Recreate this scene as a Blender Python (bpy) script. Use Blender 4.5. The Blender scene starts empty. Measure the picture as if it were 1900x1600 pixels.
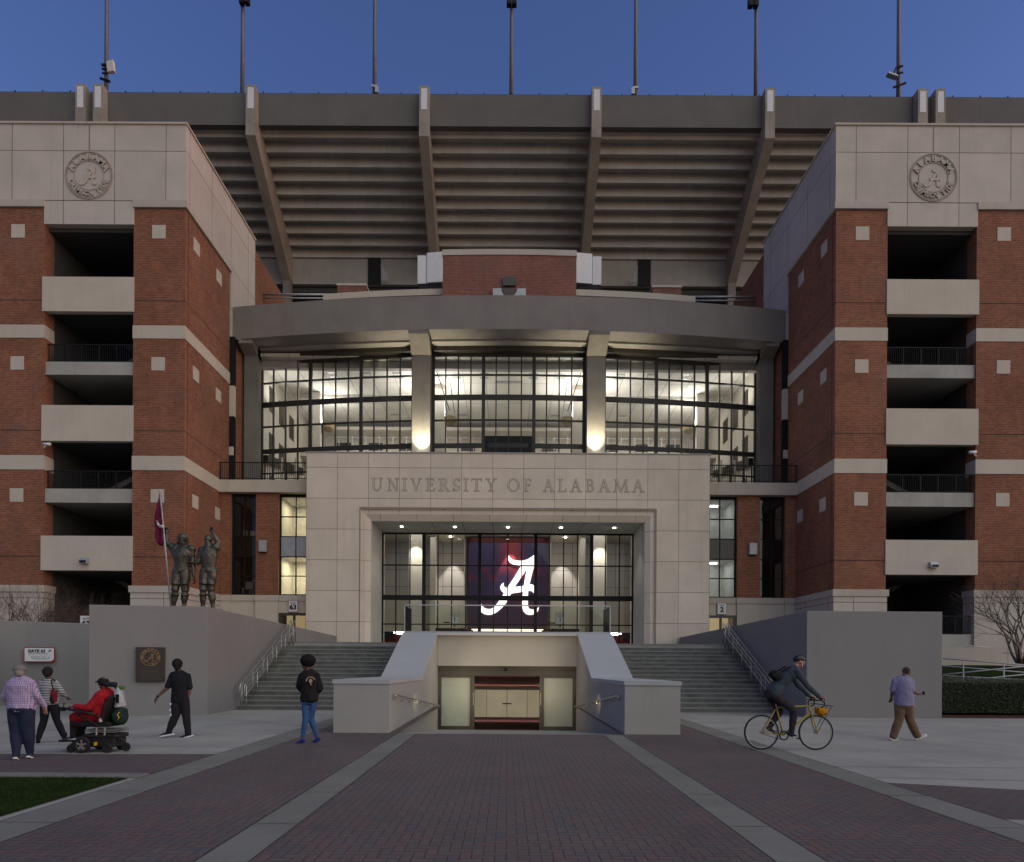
import bpy, bmesh, math, random
from mathutils import Vector, Matrix, noise
random.seed(7)
R = math.radians
C = bpy.data.collections.new("place"); bpy.context.scene.collection.children.link(C)
scene = bpy.context.scene
EYE = 1.65; F = 1250.0; ROLL = 0.0058
def at(x, y, D):
    """survey helper: reading (x,y) on the photo at distance D -> real position (m)"""
    a, b = x-941.0, y-1233.0
    dx = a + b*ROLL; dy = b - a*ROLL
    return Vector((dx*D/F, D, EYE - dy*D/F))
# ------------------------------------------------------------------ object helpers
def tag(o, label=None, cat=None, group=None, kind=None):
    if label: o['label'] = label
    if cat: o['category'] = cat
    if group: o['group'] = group
    if kind: o['kind'] = kind
    return o
def thing(name, label, cat, loc=(0,0,0), rz=0.0, group=None):
    o = bpy.data.objects.new(name, None); C.objects.link(o)
    o.empty_display_size = .2; o.location = loc; o.rotation_euler = (0,0,rz)
    return tag(o, label, cat, group)
def copy_tree(o, loc=None, label=None, rz=None):
    def rec(s, p):
        c = s.copy(); C.objects.link(c); c.parent = p
        for ch in [q for q in KIDS.get(s.name, [])]: rec(ch, c)
        return c
    c = rec(o, None)
    if loc is not None: c.location = loc
    if rz is not None: c.rotation_euler = (0,0,rz)
    if label: c['label'] = label
    return c
KIDS = {}
def link(name, me, m, parent=None, smooth=False, auto=None):
    if m is not None:
        for mm in (m if isinstance(m, (list, tuple)) else [m]): me.materials.append(mm)
    o = bpy.data.objects.new(name, me); C.objects.link(o)
    if parent is not None:
        o.parent = parent; KIDS.setdefault(parent.name, []).append(o)
    if smooth:
        for p in me.polygons: p.use_smooth = True
        if auto is not None:
            md = o.modifiers.new('es', 'EDGE_SPLIT'); md.split_angle = R(auto)
    return o
class MB:
    def __init__(s): s.v = []; s.f = []; s.mi = []; s.m = 0
    def add(s, vs, fs, M=None):
        n = len(s.v)
        s.v += [tuple(M @ Vector(p)) if M is not None else tuple(p) for p in vs]
        for f in fs: s.f.append([i+n for i in f]); s.mi.append(s.m)
        return s
    def hexa(s, p, M=None):
        return s.add(p, [(0,3,2,1),(4,5,6,7),(0,1,5,4),(1,2,6,5),(2,3,7,6),(3,0,4,7)], M)
    def box(s, x0, x1, y0, y1, z0, z1, M=None):
        if x0 > x1: x0, x1 = x1, x0
        if y0 > y1: y0, y1 = y1, y0
        if z0 > z1: z0, z1 = z1, z0
        return s.hexa([(x0,y0,z0),(x1,y0,z0),(x1,y1,z0),(x0,y1,z0),(x0,y0,z1),(x1,y0,z1),(x1,y1,z1),(x0,y1,z1)], M)
    def quad(s, a, b, c, d, M=None): return s.add([a,b,c,d], [(0,1,2,3)], M)
    def prism(s, pts, d, M=None):
        """pts: 2-D outline (u,v) in the local xz plane, from y=0 to y=d"""
        n = len(pts)
        vs = [(u,0,v) for u,v in pts] + [(u,d,v) for u,v in pts]
        fs = [tuple(range(n)), tuple(range(2*n-1, n-1, -1))] + [(i, i+n, (i+1)%n+n, (i+1)%n) for i in range(n)]
        return s.add(vs, fs, M)
    def ring(s, r0, r1, d, M=None, n=48):
        vs=[]; fs=[]
        for i in range(n):
            a = 2*math.pi*i/n; c, t = math.cos(a), math.sin(a)
            vs += [(r0*c,0,r0*t),(r1*c,0,r1*t),(r1*c,d,r1*t),(r0*c,d,r0*t)]
        for i in range(n):
            j=(i+1)%n
            for k in range(4): fs.append((4*i+k, 4*i+(k+1)%4, 4*j+(k+1)%4, 4*j+k))
        return s.add(vs, fs, M)
    def tube(s, pts, r, n=8, M=None, closed=False, sq=1.0, ref=None):
        """swept round (or flattened) bar, r number or list"""
        pts = [Vector(p) for p in pts]; k = len(pts)
        rr = r if isinstance(r, (list, tuple)) else [r]*k
        vs = []; prev = None
        for i, p in enumerate(pts):
            if closed: t = pts[(i+1)%k]-pts[i-1]
            else: t = pts[min(i+1,k-1)]-pts[max(i-1,0)]
            if t.length < 1e-9: t = Vector((0,0,1))
            t.normalize()
            if prev is None:
                u = Vector(ref) if ref is not None else (Vector((0,0,1)) if abs(t.z) < .9 else Vector((1,0,0)))
            else: u = prev
            u = (u - t*u.dot(t))
            if u.length < 1e-6: u = t.orthogonal()
            u.normalize(); w = t.cross(u); prev = u
            q = rr[i]; ru, rw = (q if isinstance(q, (tuple, list)) else (q, q*sq))
            for j in range(n):
                a = 2*math.pi*(j+.5)/n
                vs.append(p + u*math.cos(a)*ru + w*math.sin(a)*rw)
        fs = []
        for i in range(k if closed else k-1):
            i2 = (i+1)%k
            for j in range(n):
                j2=(j+1)%n
                fs.append((i*n+j, i*n+j2, i2*n+j2, i2*n+j))
        if not closed:
            fs.append(tuple(range(n))[::-1]); fs.append(tuple(range((k-1)*n, k*n)))
        return s.add(vs, fs, M)
    def blob(s, c, r, n=12, m=8, M=None, rot=None):
        """ellipsoid"""
        c = Vector(c); r = (r,r,r) if not isinstance(r,(tuple,list)) else r
        Q = rot if rot is not None else Matrix.Identity(3)
        vs=[c + Q@Vector((0,0,r[2]))]; fs=[]
        for i in range(1,m):
            th=math.pi*i/m
            for j in range(n):
                a=2*math.pi*j/n
                vs.append(c + Q@Vector((r[0]*math.sin(th)*math.cos(a), r[1]*math.sin(th)*math.sin(a), r[2]*math.cos(th))))
        vs.append(c + Q@Vector((0,0,-r[2])))
        for j in range(n): fs.append((0,1+j,1+(j+1)%n))
        for i in range(m-2):
            for j in range(n):
                a=1+i*n+j; b=1+i*n+(j+1)%n
                fs.append((a,a+n,b+n,b))
        e=len(vs)-1
        for j in range(n): fs.append((e, 1+(m-2)*n+(j+1)%n, 1+(m-2)*n+j))
        return s.add(vs,fs,M)
    def mesh(s, name, recalc=True):
        me = bpy.data.meshes.new(name); me.from_pydata(s.v, [], s.f)
        if any(s.mi):
            for p, i in zip(me.polygons, s.mi): p.material_index = i
        if recalc:
            bm = bmesh.new(); bm.from_mesh(me)
            big = [f for f in bm.faces if len(f.verts) > 4]
            if big: bmesh.ops.triangulate(bm, faces=big, ngon_method='EAR_CLIP')
            bmesh.ops.recalc_face_normals(bm, faces=bm.faces); bm.to_mesh(me); bm.free()
        me.update(); return me
    def build(s, name, m, parent=None, smooth=False, auto=None, bevel=0, recalc=True):
        o = link(name, s.mesh(name, recalc), m, parent, smooth, auto)
        if bevel:
            b = o.modifiers.new('bev','BEVEL'); b.width = bevel; b.segments = 2; b.limit_method='ANGLE'
        return o
# ------------------------------------------------------------------ materials
class NT:
    def __init__(s, name):
        s.mat = bpy.data.materials.new(name); s.mat.use_nodes = True
        s.t = s.mat.node_tree; s.n = s.t.nodes; s.b = s.n['Principled BSDF']
    def node(s, ty, **kw):
        o = s.n.new(ty)
        for k, v in kw.items(): setattr(o, k, v)
        return o
    def ln(s, a, b): s.t.links.new(a, b)
    def val(s, x, sock):
        if isinstance(x, (int, float)): sock.default_value = x
        else: s.ln(x, sock)
    def math(s, op, a, b=0.0, c=None, clamp=False):
        o = s.node('ShaderNodeMath', operation=op); o.use_clamp = clamp
        s.val(a, o.inputs[0]); s.val(b, o.inputs[1])
        if c is not None: s.val(c, o.inputs[2])
        return o.outputs[0]
    def pos(s): return s.node('ShaderNodeNewGeometry').outputs['Position']
    def obj(s): return s.node('ShaderNodeTexCoord').outputs['Object']
    def wall_uv(s):
        g = s.node('ShaderNodeNewGeometry')
        p = s.node('ShaderNodeSeparateXYZ'); s.ln(g.outputs['Position'], p.inputs[0])
        q = s.node('ShaderNodeSeparateXYZ'); s.ln(g.outputs['True Normal'], q.inputs[0])
        u = s.math('SUBTRACT', s.math('MULTIPLY', p.outputs[1], q.outputs[0]), s.math('MULTIPLY', p.outputs[0], q.outputs[1]))
        return u, p.outputs[2]
    def vec(s, x, y, z=0.0):
        o = s.node('ShaderNodeCombineXYZ'); s.val(x,o.inputs[0]); s.val(y,o.inputs[1]); s.val(z,o.inputs[2]); return o.outputs[0]
    def noise(s, v, scale, detail=4, rough=.6, stretch=None):
        if stretch:
            m = s.node('ShaderNodeVectorMath', operation='MULTIPLY'); s.ln(v, m.inputs[0]); m.inputs[1].default_value = stretch; v = m.outputs[0]
        o = s.node('ShaderNodeTexNoise'); o.inputs['Scale'].default_value = scale
        o.inputs['Detail'].default_value = detail; o.inputs['Roughness'].default_value = rough
        s.ln(v, o.inputs['Vector']); return o.outputs['Fac']
    def ramp(s, f, a, b, lo=0.0, hi=1.0):
        o = s.node('ShaderNodeMapRange'); s.ln(f, o.inputs['Value'])
        o.inputs['From Min'].default_value = a; o.inputs['From Max'].default_value = b
        o.inputs['To Min'].default_value = lo; o.inputs['To Max'].default_value = hi
        return o.outputs['Result']
    def mix(s, f, a, b, mode='MIX'):
        o = s.node('ShaderNodeMix', data_type='RGBA', blend_type=mode)
        s.val(f, o.inputs[0])
        for x, k in ((a,6),(b,7)):
            if isinstance(x, (tuple,list)): o.inputs[k].default_value = (*x[:3],1)
            else: s.ln(x, o.inputs[k])
        return o.outputs[2]
    def bump(s, h, dist=.01, st=1.0):
        o = s.node('ShaderNodeBump'); o.inputs['Distance'].default_value = dist; o.inputs['Strength'].default_value = st
        s.ln(h, o.inputs['Height']); s.ln(o.outputs[0], s.b.inputs['Normal'])
    def col(s, c):
        if isinstance(c,(tuple,list)): s.b.inputs['Base Color'].default_value=(*c[:3],1)
        else: s.ln(c, s.b.inputs['Base Color'])
    def set(s, rough=.8, metal=0.0, spec=.35):
        s.b.inputs['Roughness'].default_value = rough; s.b.inputs['Metallic'].default_value = metal
        s.b.inputs['Specular IOR Level'].default_value = spec; return s.mat
def sc(c, k): return tuple(min(1, x*k) for x in c)
def plain(name, c, rough=.7, metal=0, spec=.35, var=.12, scale=6, bump=0, local=False, fine=0):
    t = NT(name); v = t.obj() if local else t.pos()
    n = t.noise(v, scale); k = t.ramp(n, .3, .7)
    cc = t.mix(k, sc(c,1-var), sc(c,1+var))
    t.col(cc)
    if bump: t.bump(t.noise(v, fine or scale*6, 5), bump)
    return t.set(rough, metal, spec)
def concrete(name, c, var=.12, streak=.25, rough=.85, stain=(.6,.56,.5), scale=.5):
    t = NT(name); v = t.pos()
    a = t.ramp(t.noise(v, scale, 6, .65), .3, .7)
    cc = t.mix(a, sc(c,1-var), sc(c,1+var))
    st = t.ramp(t.noise(v, 1.0, 5, .7, (3.2,3.2,.16)), .5, .8, 0, streak)
    cc = t.mix(st, cc, tuple(c[i]*stain[i] for i in range(3)))
    fine = t.ramp(t.noise(v, 25, 4), .3, .7, .94, 1.06)
    cc = t.mix(1.0, cc, t.vec(fine,fine,fine), 'MULTIPLY')
    t.col(cc); t.bump(t.noise(v, 30, 5), .004)
    return t.set(rough, 0, .3)
def panels(name, c, w, h, u0, v0, joint=.03, var=.06, jc=(.12,.10,.085), streak=.15, flat=False):
    t = NT(name)
    if flat:
        q = t.node('ShaderNodeSeparateXYZ'); t.ln(t.pos(), q.inputs[0]); u, v = q.outputs[0], q.outputs[1]
    else: u, v = t.wall_uv()
    b = t.node('ShaderNodeTexBrick'); b.offset = 0; b.squash = 1
    b.inputs['Scale'].default_value = 1; b.inputs['Brick Width'].default_value = w; b.inputs['Row Height'].default_value = h
    b.inputs['Mortar Size'].default_value = joint*.5; b.inputs['Mortar Smooth'].default_value = .1; b.inputs['Bias'].default_value = 0
    b.inputs['Color1'].default_value=(*sc(c,1-var),1); b.inputs['Color2'].default_value=(*sc(c,1+var),1); b.inputs['Mortar'].default_value=(*jc,1)
    t.ln(t.vec(t.math('ADD', u, 200*w-u0), t.math('ADD', v, 20*h-v0)), b.inputs['Vector'])
    p = t.pos()
    s1 = t.ramp(t.noise(p, .7, 5), .3, .75, .9, 1.08)
    s2 = t.ramp(t.noise(p, 1.0, 5, .7, (3,3,.15)), .55, .8, 1, 1-streak)
    k = t.math('MULTIPLY', s1, s2)
    cc = t.mix(1.0, b.outputs['Color'], t.vec(k,k,k), 'MULTIPLY')
    t.col(cc); t.bump(b.outputs['Fac'], -.01)
    return t.set(.8, 0, .3)
def brick(name, c1, c2, mortar, bw=.23, bh=.086, js=.015):
    t = NT(name); u, v = t.wall_uv()
    b = t.node('ShaderNodeTexBrick'); b.offset = .5
    b.inputs['Scale'].default_value = 1; b.inputs['Brick Width'].default_value = bw; b.inputs['Row Height'].default_value = bh
    b.inputs['Mortar Size'].default_value = js*.5; b.inputs['Mortar Smooth'].default_value = .2; b.inputs['Bias'].default_value = -.1
    b.inputs['Color1'].default_value=(*c1,1); b.inputs['Color2'].default_value=(*c2,1); b.inputs['Mortar'].default_value=(*mortar,1)
    t.ln(t.vec(t.math('ADD', u, 300), t.math('ADD', v, 30)), b.inputs['Vector'])
    p = t.pos()
    k = t.math('MULTIPLY', t.ramp(t.noise(p, .35, 6, .65), .25, .75, .72, 1.22), t.ramp(t.noise(p, 2.5, 5, .7, (1,1,.5)), .3, .75, .88, 1.1))
    cc = t.mix(1.0, b.outputs['Color'], t.vec(k,k,k), 'MULTIPLY')
    g = t.ramp(t.noise(p, .5, 5, .7), .52, .75, 0, .5)
    cc = t.mix(g, cc, (.16,.11,.09))
    t.col(cc); t.bump(b.outputs['Fac'], -.008)
    return t.set(.85, 0, .25)
def herring(name, a, c_list, joint):
    t = NT(name)
    p = t.node('ShaderNodeSeparateXYZ'); t.ln(t.pos(), p.inputs[0])
    ux = t.math('DIVIDE', p.outputs[0], a); uy = t.math('DIVIDE', p.outputs[1], a)
    i = t.math('FLOOR', ux); j = t.math('FLOOR', uy)
    fx = t.math('SUBTRACT', ux, i); fy = t.math('SUBTRACT', uy, j)
    m = t.math('FLOORED_MODULO', t.math('SUBTRACT', i, j), 4)
    eq = lambda k: t.math('COMPARE', m, float(k), .1)
    e0, e1, e2, e3 = eq(0), eq(1), eq(2), eq(3)
    d = t.math('MINIMUM', t.math('MINIMUM', t.math('ADD', fx, e1), t.math('ADD', t.math('SUBTRACT', 1.0, fx), e0)),
               t.math('MINIMUM', t.math('ADD', fy, e2), t.math('ADD', t.math('SUBTRACT', 1.0, fy), e3)))
    jm = t.ramp(d, .02, .07)
    wn = t.node('ShaderNodeTexWhiteNoise', noise_dimensions='2D')
    t.ln(t.vec(t.math('SUBTRACT', i, e1), t.math('SUBTRACT', j, e2)), wn.inputs['Vector'])
    cr = t.node('ShaderNodeValToRGB'); el = cr.color_ramp.elements
    while len(el) > 1: el.remove(el[0])
    el[0].position = 0; el[0].color = (*c_list[0],1)
    for q, c in enumerate(c_list[1:]):
        e = el.new((q+1)/(len(c_list)-1)); e.color = (*c,1)
    t.ln(wn.outputs['Value'], cr.inputs['Fac'])
    v = t.pos()
    k = t.math('MULTIPLY', t.ramp(t.noise(v, .45, 6, .65), .25, .75, .78, 1.2), t.ramp(t.noise(v, 40, 4), .3, .7, .9, 1.1))
    cc = t.mix(1.0, cr.outputs[0], t.vec(k,k,k), 'MULTIPLY')
    cc = t.mix(jm, joint, cc)
    t.col(cc); t.bump(t.math('ADD', t.math('MULTIPLY', jm, 1.0), t.math('MULTIPLY', wn.outputs['Value'], .25)), .006)
    return t.set(.68, 0, .45)
def emit(name, c, st):
    t = NT(name); t.b.inputs['Base Color'].default_value=(*c,1)
    t.b.inputs['Emission Color'].default_value=(*c,1); t.b.inputs['Emission Strength'].default_value=st
    return t.mat
def glass(name, tint=(.9,.95,.93), refl=1.0, rough=.02):
    t = NT(name); t.n.remove(t.b)
    tr = t.node('ShaderNodeBsdfTransparent'); tr.inputs[0].default_value=(*tint,1)
    gl = t.node('ShaderNodeBsdfGlossy'); gl.inputs['Roughness'].default_value=rough
    fr = t.node('ShaderNodeFresnel'); fr.inputs[0].default_value=1.45
    mx = t.node('ShaderNodeMixShader'); t.ln(t.math('MULTIPLY', fr.outputs[0], refl), mx.inputs[0]); t.ln(tr.outputs[0], mx.inputs[1]); t.ln(gl.outputs[0], mx.inputs[2])
    t.ln(mx.outputs[0], t.n['Material Output'].inputs[0]); return t.mat
M = {}
STONE=(.475,.425,.355)
M['stone']=concrete('limestone', STONE, .07, .2)
M['stone_trim']=concrete('limestone_trim', (.44,.39,.33), .08, .3)
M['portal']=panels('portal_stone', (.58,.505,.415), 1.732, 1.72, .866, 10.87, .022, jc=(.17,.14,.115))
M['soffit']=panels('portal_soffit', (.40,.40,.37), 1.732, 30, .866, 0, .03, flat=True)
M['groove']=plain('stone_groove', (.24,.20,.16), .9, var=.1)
M['brick']=brick('red_brick', (.265,.094,.050), (.165,.056,.032), (.31,.215,.14))
M['brick2']=brick('drum_brick', (.25,.085,.06), (.18,.06,.042), (.32,.25,.2), .26, .095, .016)
M['reliefline']=plain('relief_shadow_line', (.33,.28,.23), .9, var=.1)
M['darkline']=plain('control_joint', (.03,.025,.02), .9)
M['conc']=concrete('precast_concrete', (.30,.285,.26), .12, .35)
M['conc_dark']=concrete('weathered_concrete', (.19,.175,.155), .2, .5, stain=(.5,.45,.38))
M['conc_rake']=concrete('weathered_raker', (.28,.25,.215), .22, .5, stain=(.6,.5,.4))
M['conc_col']=concrete('column_concrete', (.15,.14,.125), .2, .5)
M['conc_soffit']=concrete('soffit_concrete', (.42,.395,.36), .15, .35, stain=(.5,.45,.4))
M['conc_rim']=concrete('rim_concrete', (.125,.116,.109), .1, .25)
M['beam']=concrete('beam_concrete', (.19,.173,.16), .12, .3)
M['slab']=concrete('slab_concrete', (.33,.32,.29), .18, .35)
M['stucco']=concrete('planter_stucco', (.208,.20,.195), .06, .14, scale=.3)
M['plaza']=concrete('plaza_concrete', (.29,.28,.255), .2, .0, scale=.5)
M['bandc']=concrete('band_concrete', (.172,.168,.148), .16, .0, scale=.6)
M['step']=concrete('stair_granite', (.135,.137,.127), .38, .6, scale=1.6, stain=(.5,.5,.48))
M['nosing']=plain('step_tread', (.21,.21,.197), .8)
M['paver']=herring('brick_paver', .1, [(.108,.072,.070),(.094,.074,.076),(.128,.076,.070),(.080,.072,.080),(.112,.086,.080),(.100,.069,.068)], (.045,.038,.04))
M['seam']=plain('paving_seam', (.035,.035,.035), .9)
M['black']=plain('black_metal', (.009,.009,.010), .6, 0, .2)
M['bronzealu']=plain('dark_bronze_frame', (.035,.03,.024), .4, 0, .5)
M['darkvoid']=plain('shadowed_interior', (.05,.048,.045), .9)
M['steel']=plain('brushed_steel', (.45,.44,.42), .38, .85)
M['galv']=plain('galvanised_pipe', (.36,.37,.38), .5, .5)
M['pole']=plain('pole_steel', (.13,.13,.14), .5, .4)
M['whitepaint']=plain('white_paint', (.62,.62,.63), .6, var=.06)
M['glass']=glass('clear_glass',(.97,.98,.97),.7)
M['glass_rail']=glass('balustrade_glass', (.90,.94,.92), .35)
M['glass_dark']=glass('tinted_glass', (.55,.52,.48), 1.4)
M['frost']=plain('frosted_glass', (.30,.34,.29), .35, 0, .5, var=.04)
M['ceil']=panels('ceiling_tile', (.66,.64,.58), 1.5, 3.0, 0, 0, .04, flat=True, jc=(.30,.29,.26), streak=0)
M['lobbywall']=panels('lobby_wall_panel', (.50,.475,.455), 1.55, 1.2, 0, 0, .035)
M['cream']=plain('cream_plaster', (.60,.565,.50), .8, var=.04)
M['woodshade']=plain('sconce_shell', (.33,.25,.12), .5)
M['lit']=emit('lamp_lens', (1,.93,.78), 18)
M['ledstrip']=emit('led_strip', (1,.74,.55), 2.4)
M['ledblue']=emit('led_cool', (.85,.9,1), 5)
M['crimson']=plain('crimson_paint', (.22,.012,.02), .5)
M['darkred']=plain('dark_red_band', (.055,.008,.006), .5)
M['crimsoncarpet']=plain('crimson_carpet', (.05,.005,.012), .9)
M['logo']=emit('lit_logo_face', (1,.95,.90), .72)
M['bronze']=plain('statue_bronze', (.085,.076,.060), .40, .7, .5, var=.35, scale=5, bump=.01, fine=14, local=True)
M['mulch']=plain('pine_mulch', (.075,.032,.02), .95, var=.4, scale=20, bump=.03)
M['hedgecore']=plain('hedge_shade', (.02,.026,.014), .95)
M['turf']=plain('turf', (.016,.03,.007), .95, 0, .08, .4, 3, bump=.03, fine=60)
M['bark']=plain('pale_bark', (.16,.13,.105), .85, var=.25, local=True)
M['twig']=plain('twig_bark', (.10,.07,.055), .9, var=.3, local=True)
REBASE=[]
# ================================================================== glyphs and marks
_GC = {}
LC = bpy.context.view_layer.layer_collection.children['place']; LC.exclude = True   # keeps modelling steps quick; switched back on at the end
def glyph(ch, size, bold=0.0):
    k = (ch, round(size,4), round(bold,4))
    if k in _GC: return _GC[k]
    cu = bpy.data.curves.new('txt', 'FONT'); cu.body = ch; cu.size = size; cu.align_x = 'CENTER'; cu.align_y='CENTER'
    cu.offset = bold; cu.fill_mode='BOTH'; cu.extrude = size*.04; cu.resolution_u = 3
    o = bpy.data.objects.new('txt', cu); scene.collection.objects.link(o)
    dg = bpy.context.evaluated_depsgraph_get(); me = o.evaluated_get(dg).to_mesh()
    vs = [tuple(v.co) for v in me.vertices]; fs = [tuple(p.vertices) for p in me.polygons]
    o.evaluated_get(dg).to_mesh_clear(); bpy.data.objects.remove(o); bpy.data.curves.remove(cu)
    _GC[k] = (vs, fs); return vs, fs
X90 = Matrix.Rotation(R(90), 4, 'X')
def put_text(mb, s, size, Mx, bold=0.0, xs=1.0):
    vs, fs = glyph(s, size, bold); mb.add(vs, fs, Mx @ X90 @ Matrix.Scale(xs,4,(1,0,0)))
A_PARTS = [
 [(672,390),(690,430),(740,462),(800,472),(870,468),(930,455),(985,425),(1032,388),(1055,400),(1050,470),(1045,548),(940,548),(860,538),(790,530),(720,518),(680,490),(665,450)],
 [(858,530),(950,530),(943,575),(755,850),(706,945),(640,1080),(570,1160),(490,1225),(420,1255),(350,1255),(290,1230),(255,1190),(245,1130),(250,1070),(262,1050),(275,1095),(300,1138),(340,1165),(400,1174),(455,1150),(500,1100),(560,1015),(600,945),(660,850),(790,650)],
 [(938,530),(1045,530),(1010,650),(975,800),(955,900),(950,1000),(950,1110),(965,1160),(1010,1176),(1060,1170),(1095,1150),(1112,1133),(1105,1190),(1060,1238),(990,1255),(930,1245),(885,1200),(870,1140),(868,1050),(880,900),(905,740),(930,600)],
 [(600,788),(597,830),(620,858),(660,866),(750,852),(860,838),(960,815),(1000,810),(1030,820),(1048,850),(1050,900),(1030,935),(1012,908),(960,900),(860,920),(760,935),(700,945),(640,945),(590,930),(555,890),(548,850),(570,808)]]
def script_a(mb, h, d, Mx, grow=0.0):
    """the cursive capital A of the place, height h, standing in the local xz plane"""
    k = h/867.0
    for q, p in enumerate(A_PARTS):
        pts = [((x-690)*k, (822-y)*k) for x, y in p]
        pts = smooth2(pts)
        if grow: pts = offset2(pts, grow)
        mb.prism(pts, -(d+q*.0015), Mx)
def smooth2(p):
    o=[]; n=len(p)
    for i in range(n):
        a=p[i]; b=p[(i+1)%n]; z=p[i-1]
        v1=(a[0]-z[0],a[1]-z[1]); v2=(b[0]-a[0],b[1]-a[1])
        l1=math.hypot(*v1) or 1; l2=math.hypot(*v2) or 1
        if (v1[0]*v2[0]+v1[1]*v2[1])/(l1*l2) > .55:
            o += [(a[0]*.8+z[0]*.2,a[1]*.8+z[1]*.2),(a[0]*.8+b[0]*.2,a[1]*.8+b[1]*.2)]
        else: o.append(a)
    return o
def offset2(p, g):
    n=len(p); A=sum(p[i][0]*p[(i+1)%n][1]-p[(i+1)%n][0]*p[i][1] for i in range(n)); s=1 if A>0 else -1
    o=[]
    for i in range(n):
        a=Vector(p[i-1]); b=Vector(p[i]); c=Vector(p[(i+1)%n])
        d1=(b-a); d2=(c-b)
        if d1.length<1e-7 or d2.length<1e-7: o.append(p[i]); continue
        d1.normalize(); d2.normalize()
        n1=Vector((d1.y,-d1.x))*s; n2=Vector((d2.y,-d2.x))*s; m=(n1+n2)
        if m.length<.3: o.append(tuple(b+n1*g)); continue
        m.normalize(); o.append(tuple(b+m*(g/max(.5,m.dot(n1)))))
    return o
def roundel(face, line, r, d, Mx, bold=.004):
    """crest: two rings, lettering between them, cursive A in the middle; face/line are MBs"""
    line.ring(r*.965, r, d, Mx@Matrix.Translation((0,-d,0)))
    line.ring(r*.915, r*.945, d*.8, Mx@Matrix.Translation((0,-d*.8,0)))
    line.ring(r*.60, r*.625, d*.8, Mx@Matrix.Translation((0,-d*.8,0)))
    def arc(txt, a0, a1, rad, flip, sz):
        n=len(txt)
        for i,ch in enumerate(txt):
            if ch==' ': continue
            a=R(a0+(a1-a0)*i/(n-1))
            T=Mx@Matrix.Translation((rad*math.cos(a),-d,rad*math.sin(a)))@Matrix.Rotation(-(a-math.pi/2)+(math.pi if flip else 0),4,'Y')
            put_text(line, ch, sz, T@Matrix.Translation((r*.012,.012*r,-r*.018)), bold)
            put_text(face, ch, sz, T@Matrix.Translation((0,-.014*r,0)), bold)
    arc('ALABAMA', 158, 22, r*.77, False, r*.33)
    arc('CRIMSON TIDE', 200, 340, r*.77, True, r*.28)
    script_a(line, r*.74, d*.6, Mx@Matrix.Translation((-.03*r,0,-.05*r)), r*.006)
    script_a(face, r*.74, d*1.0, Mx@Matrix.Translation((-.04*r,0,-.03*r)))
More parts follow.
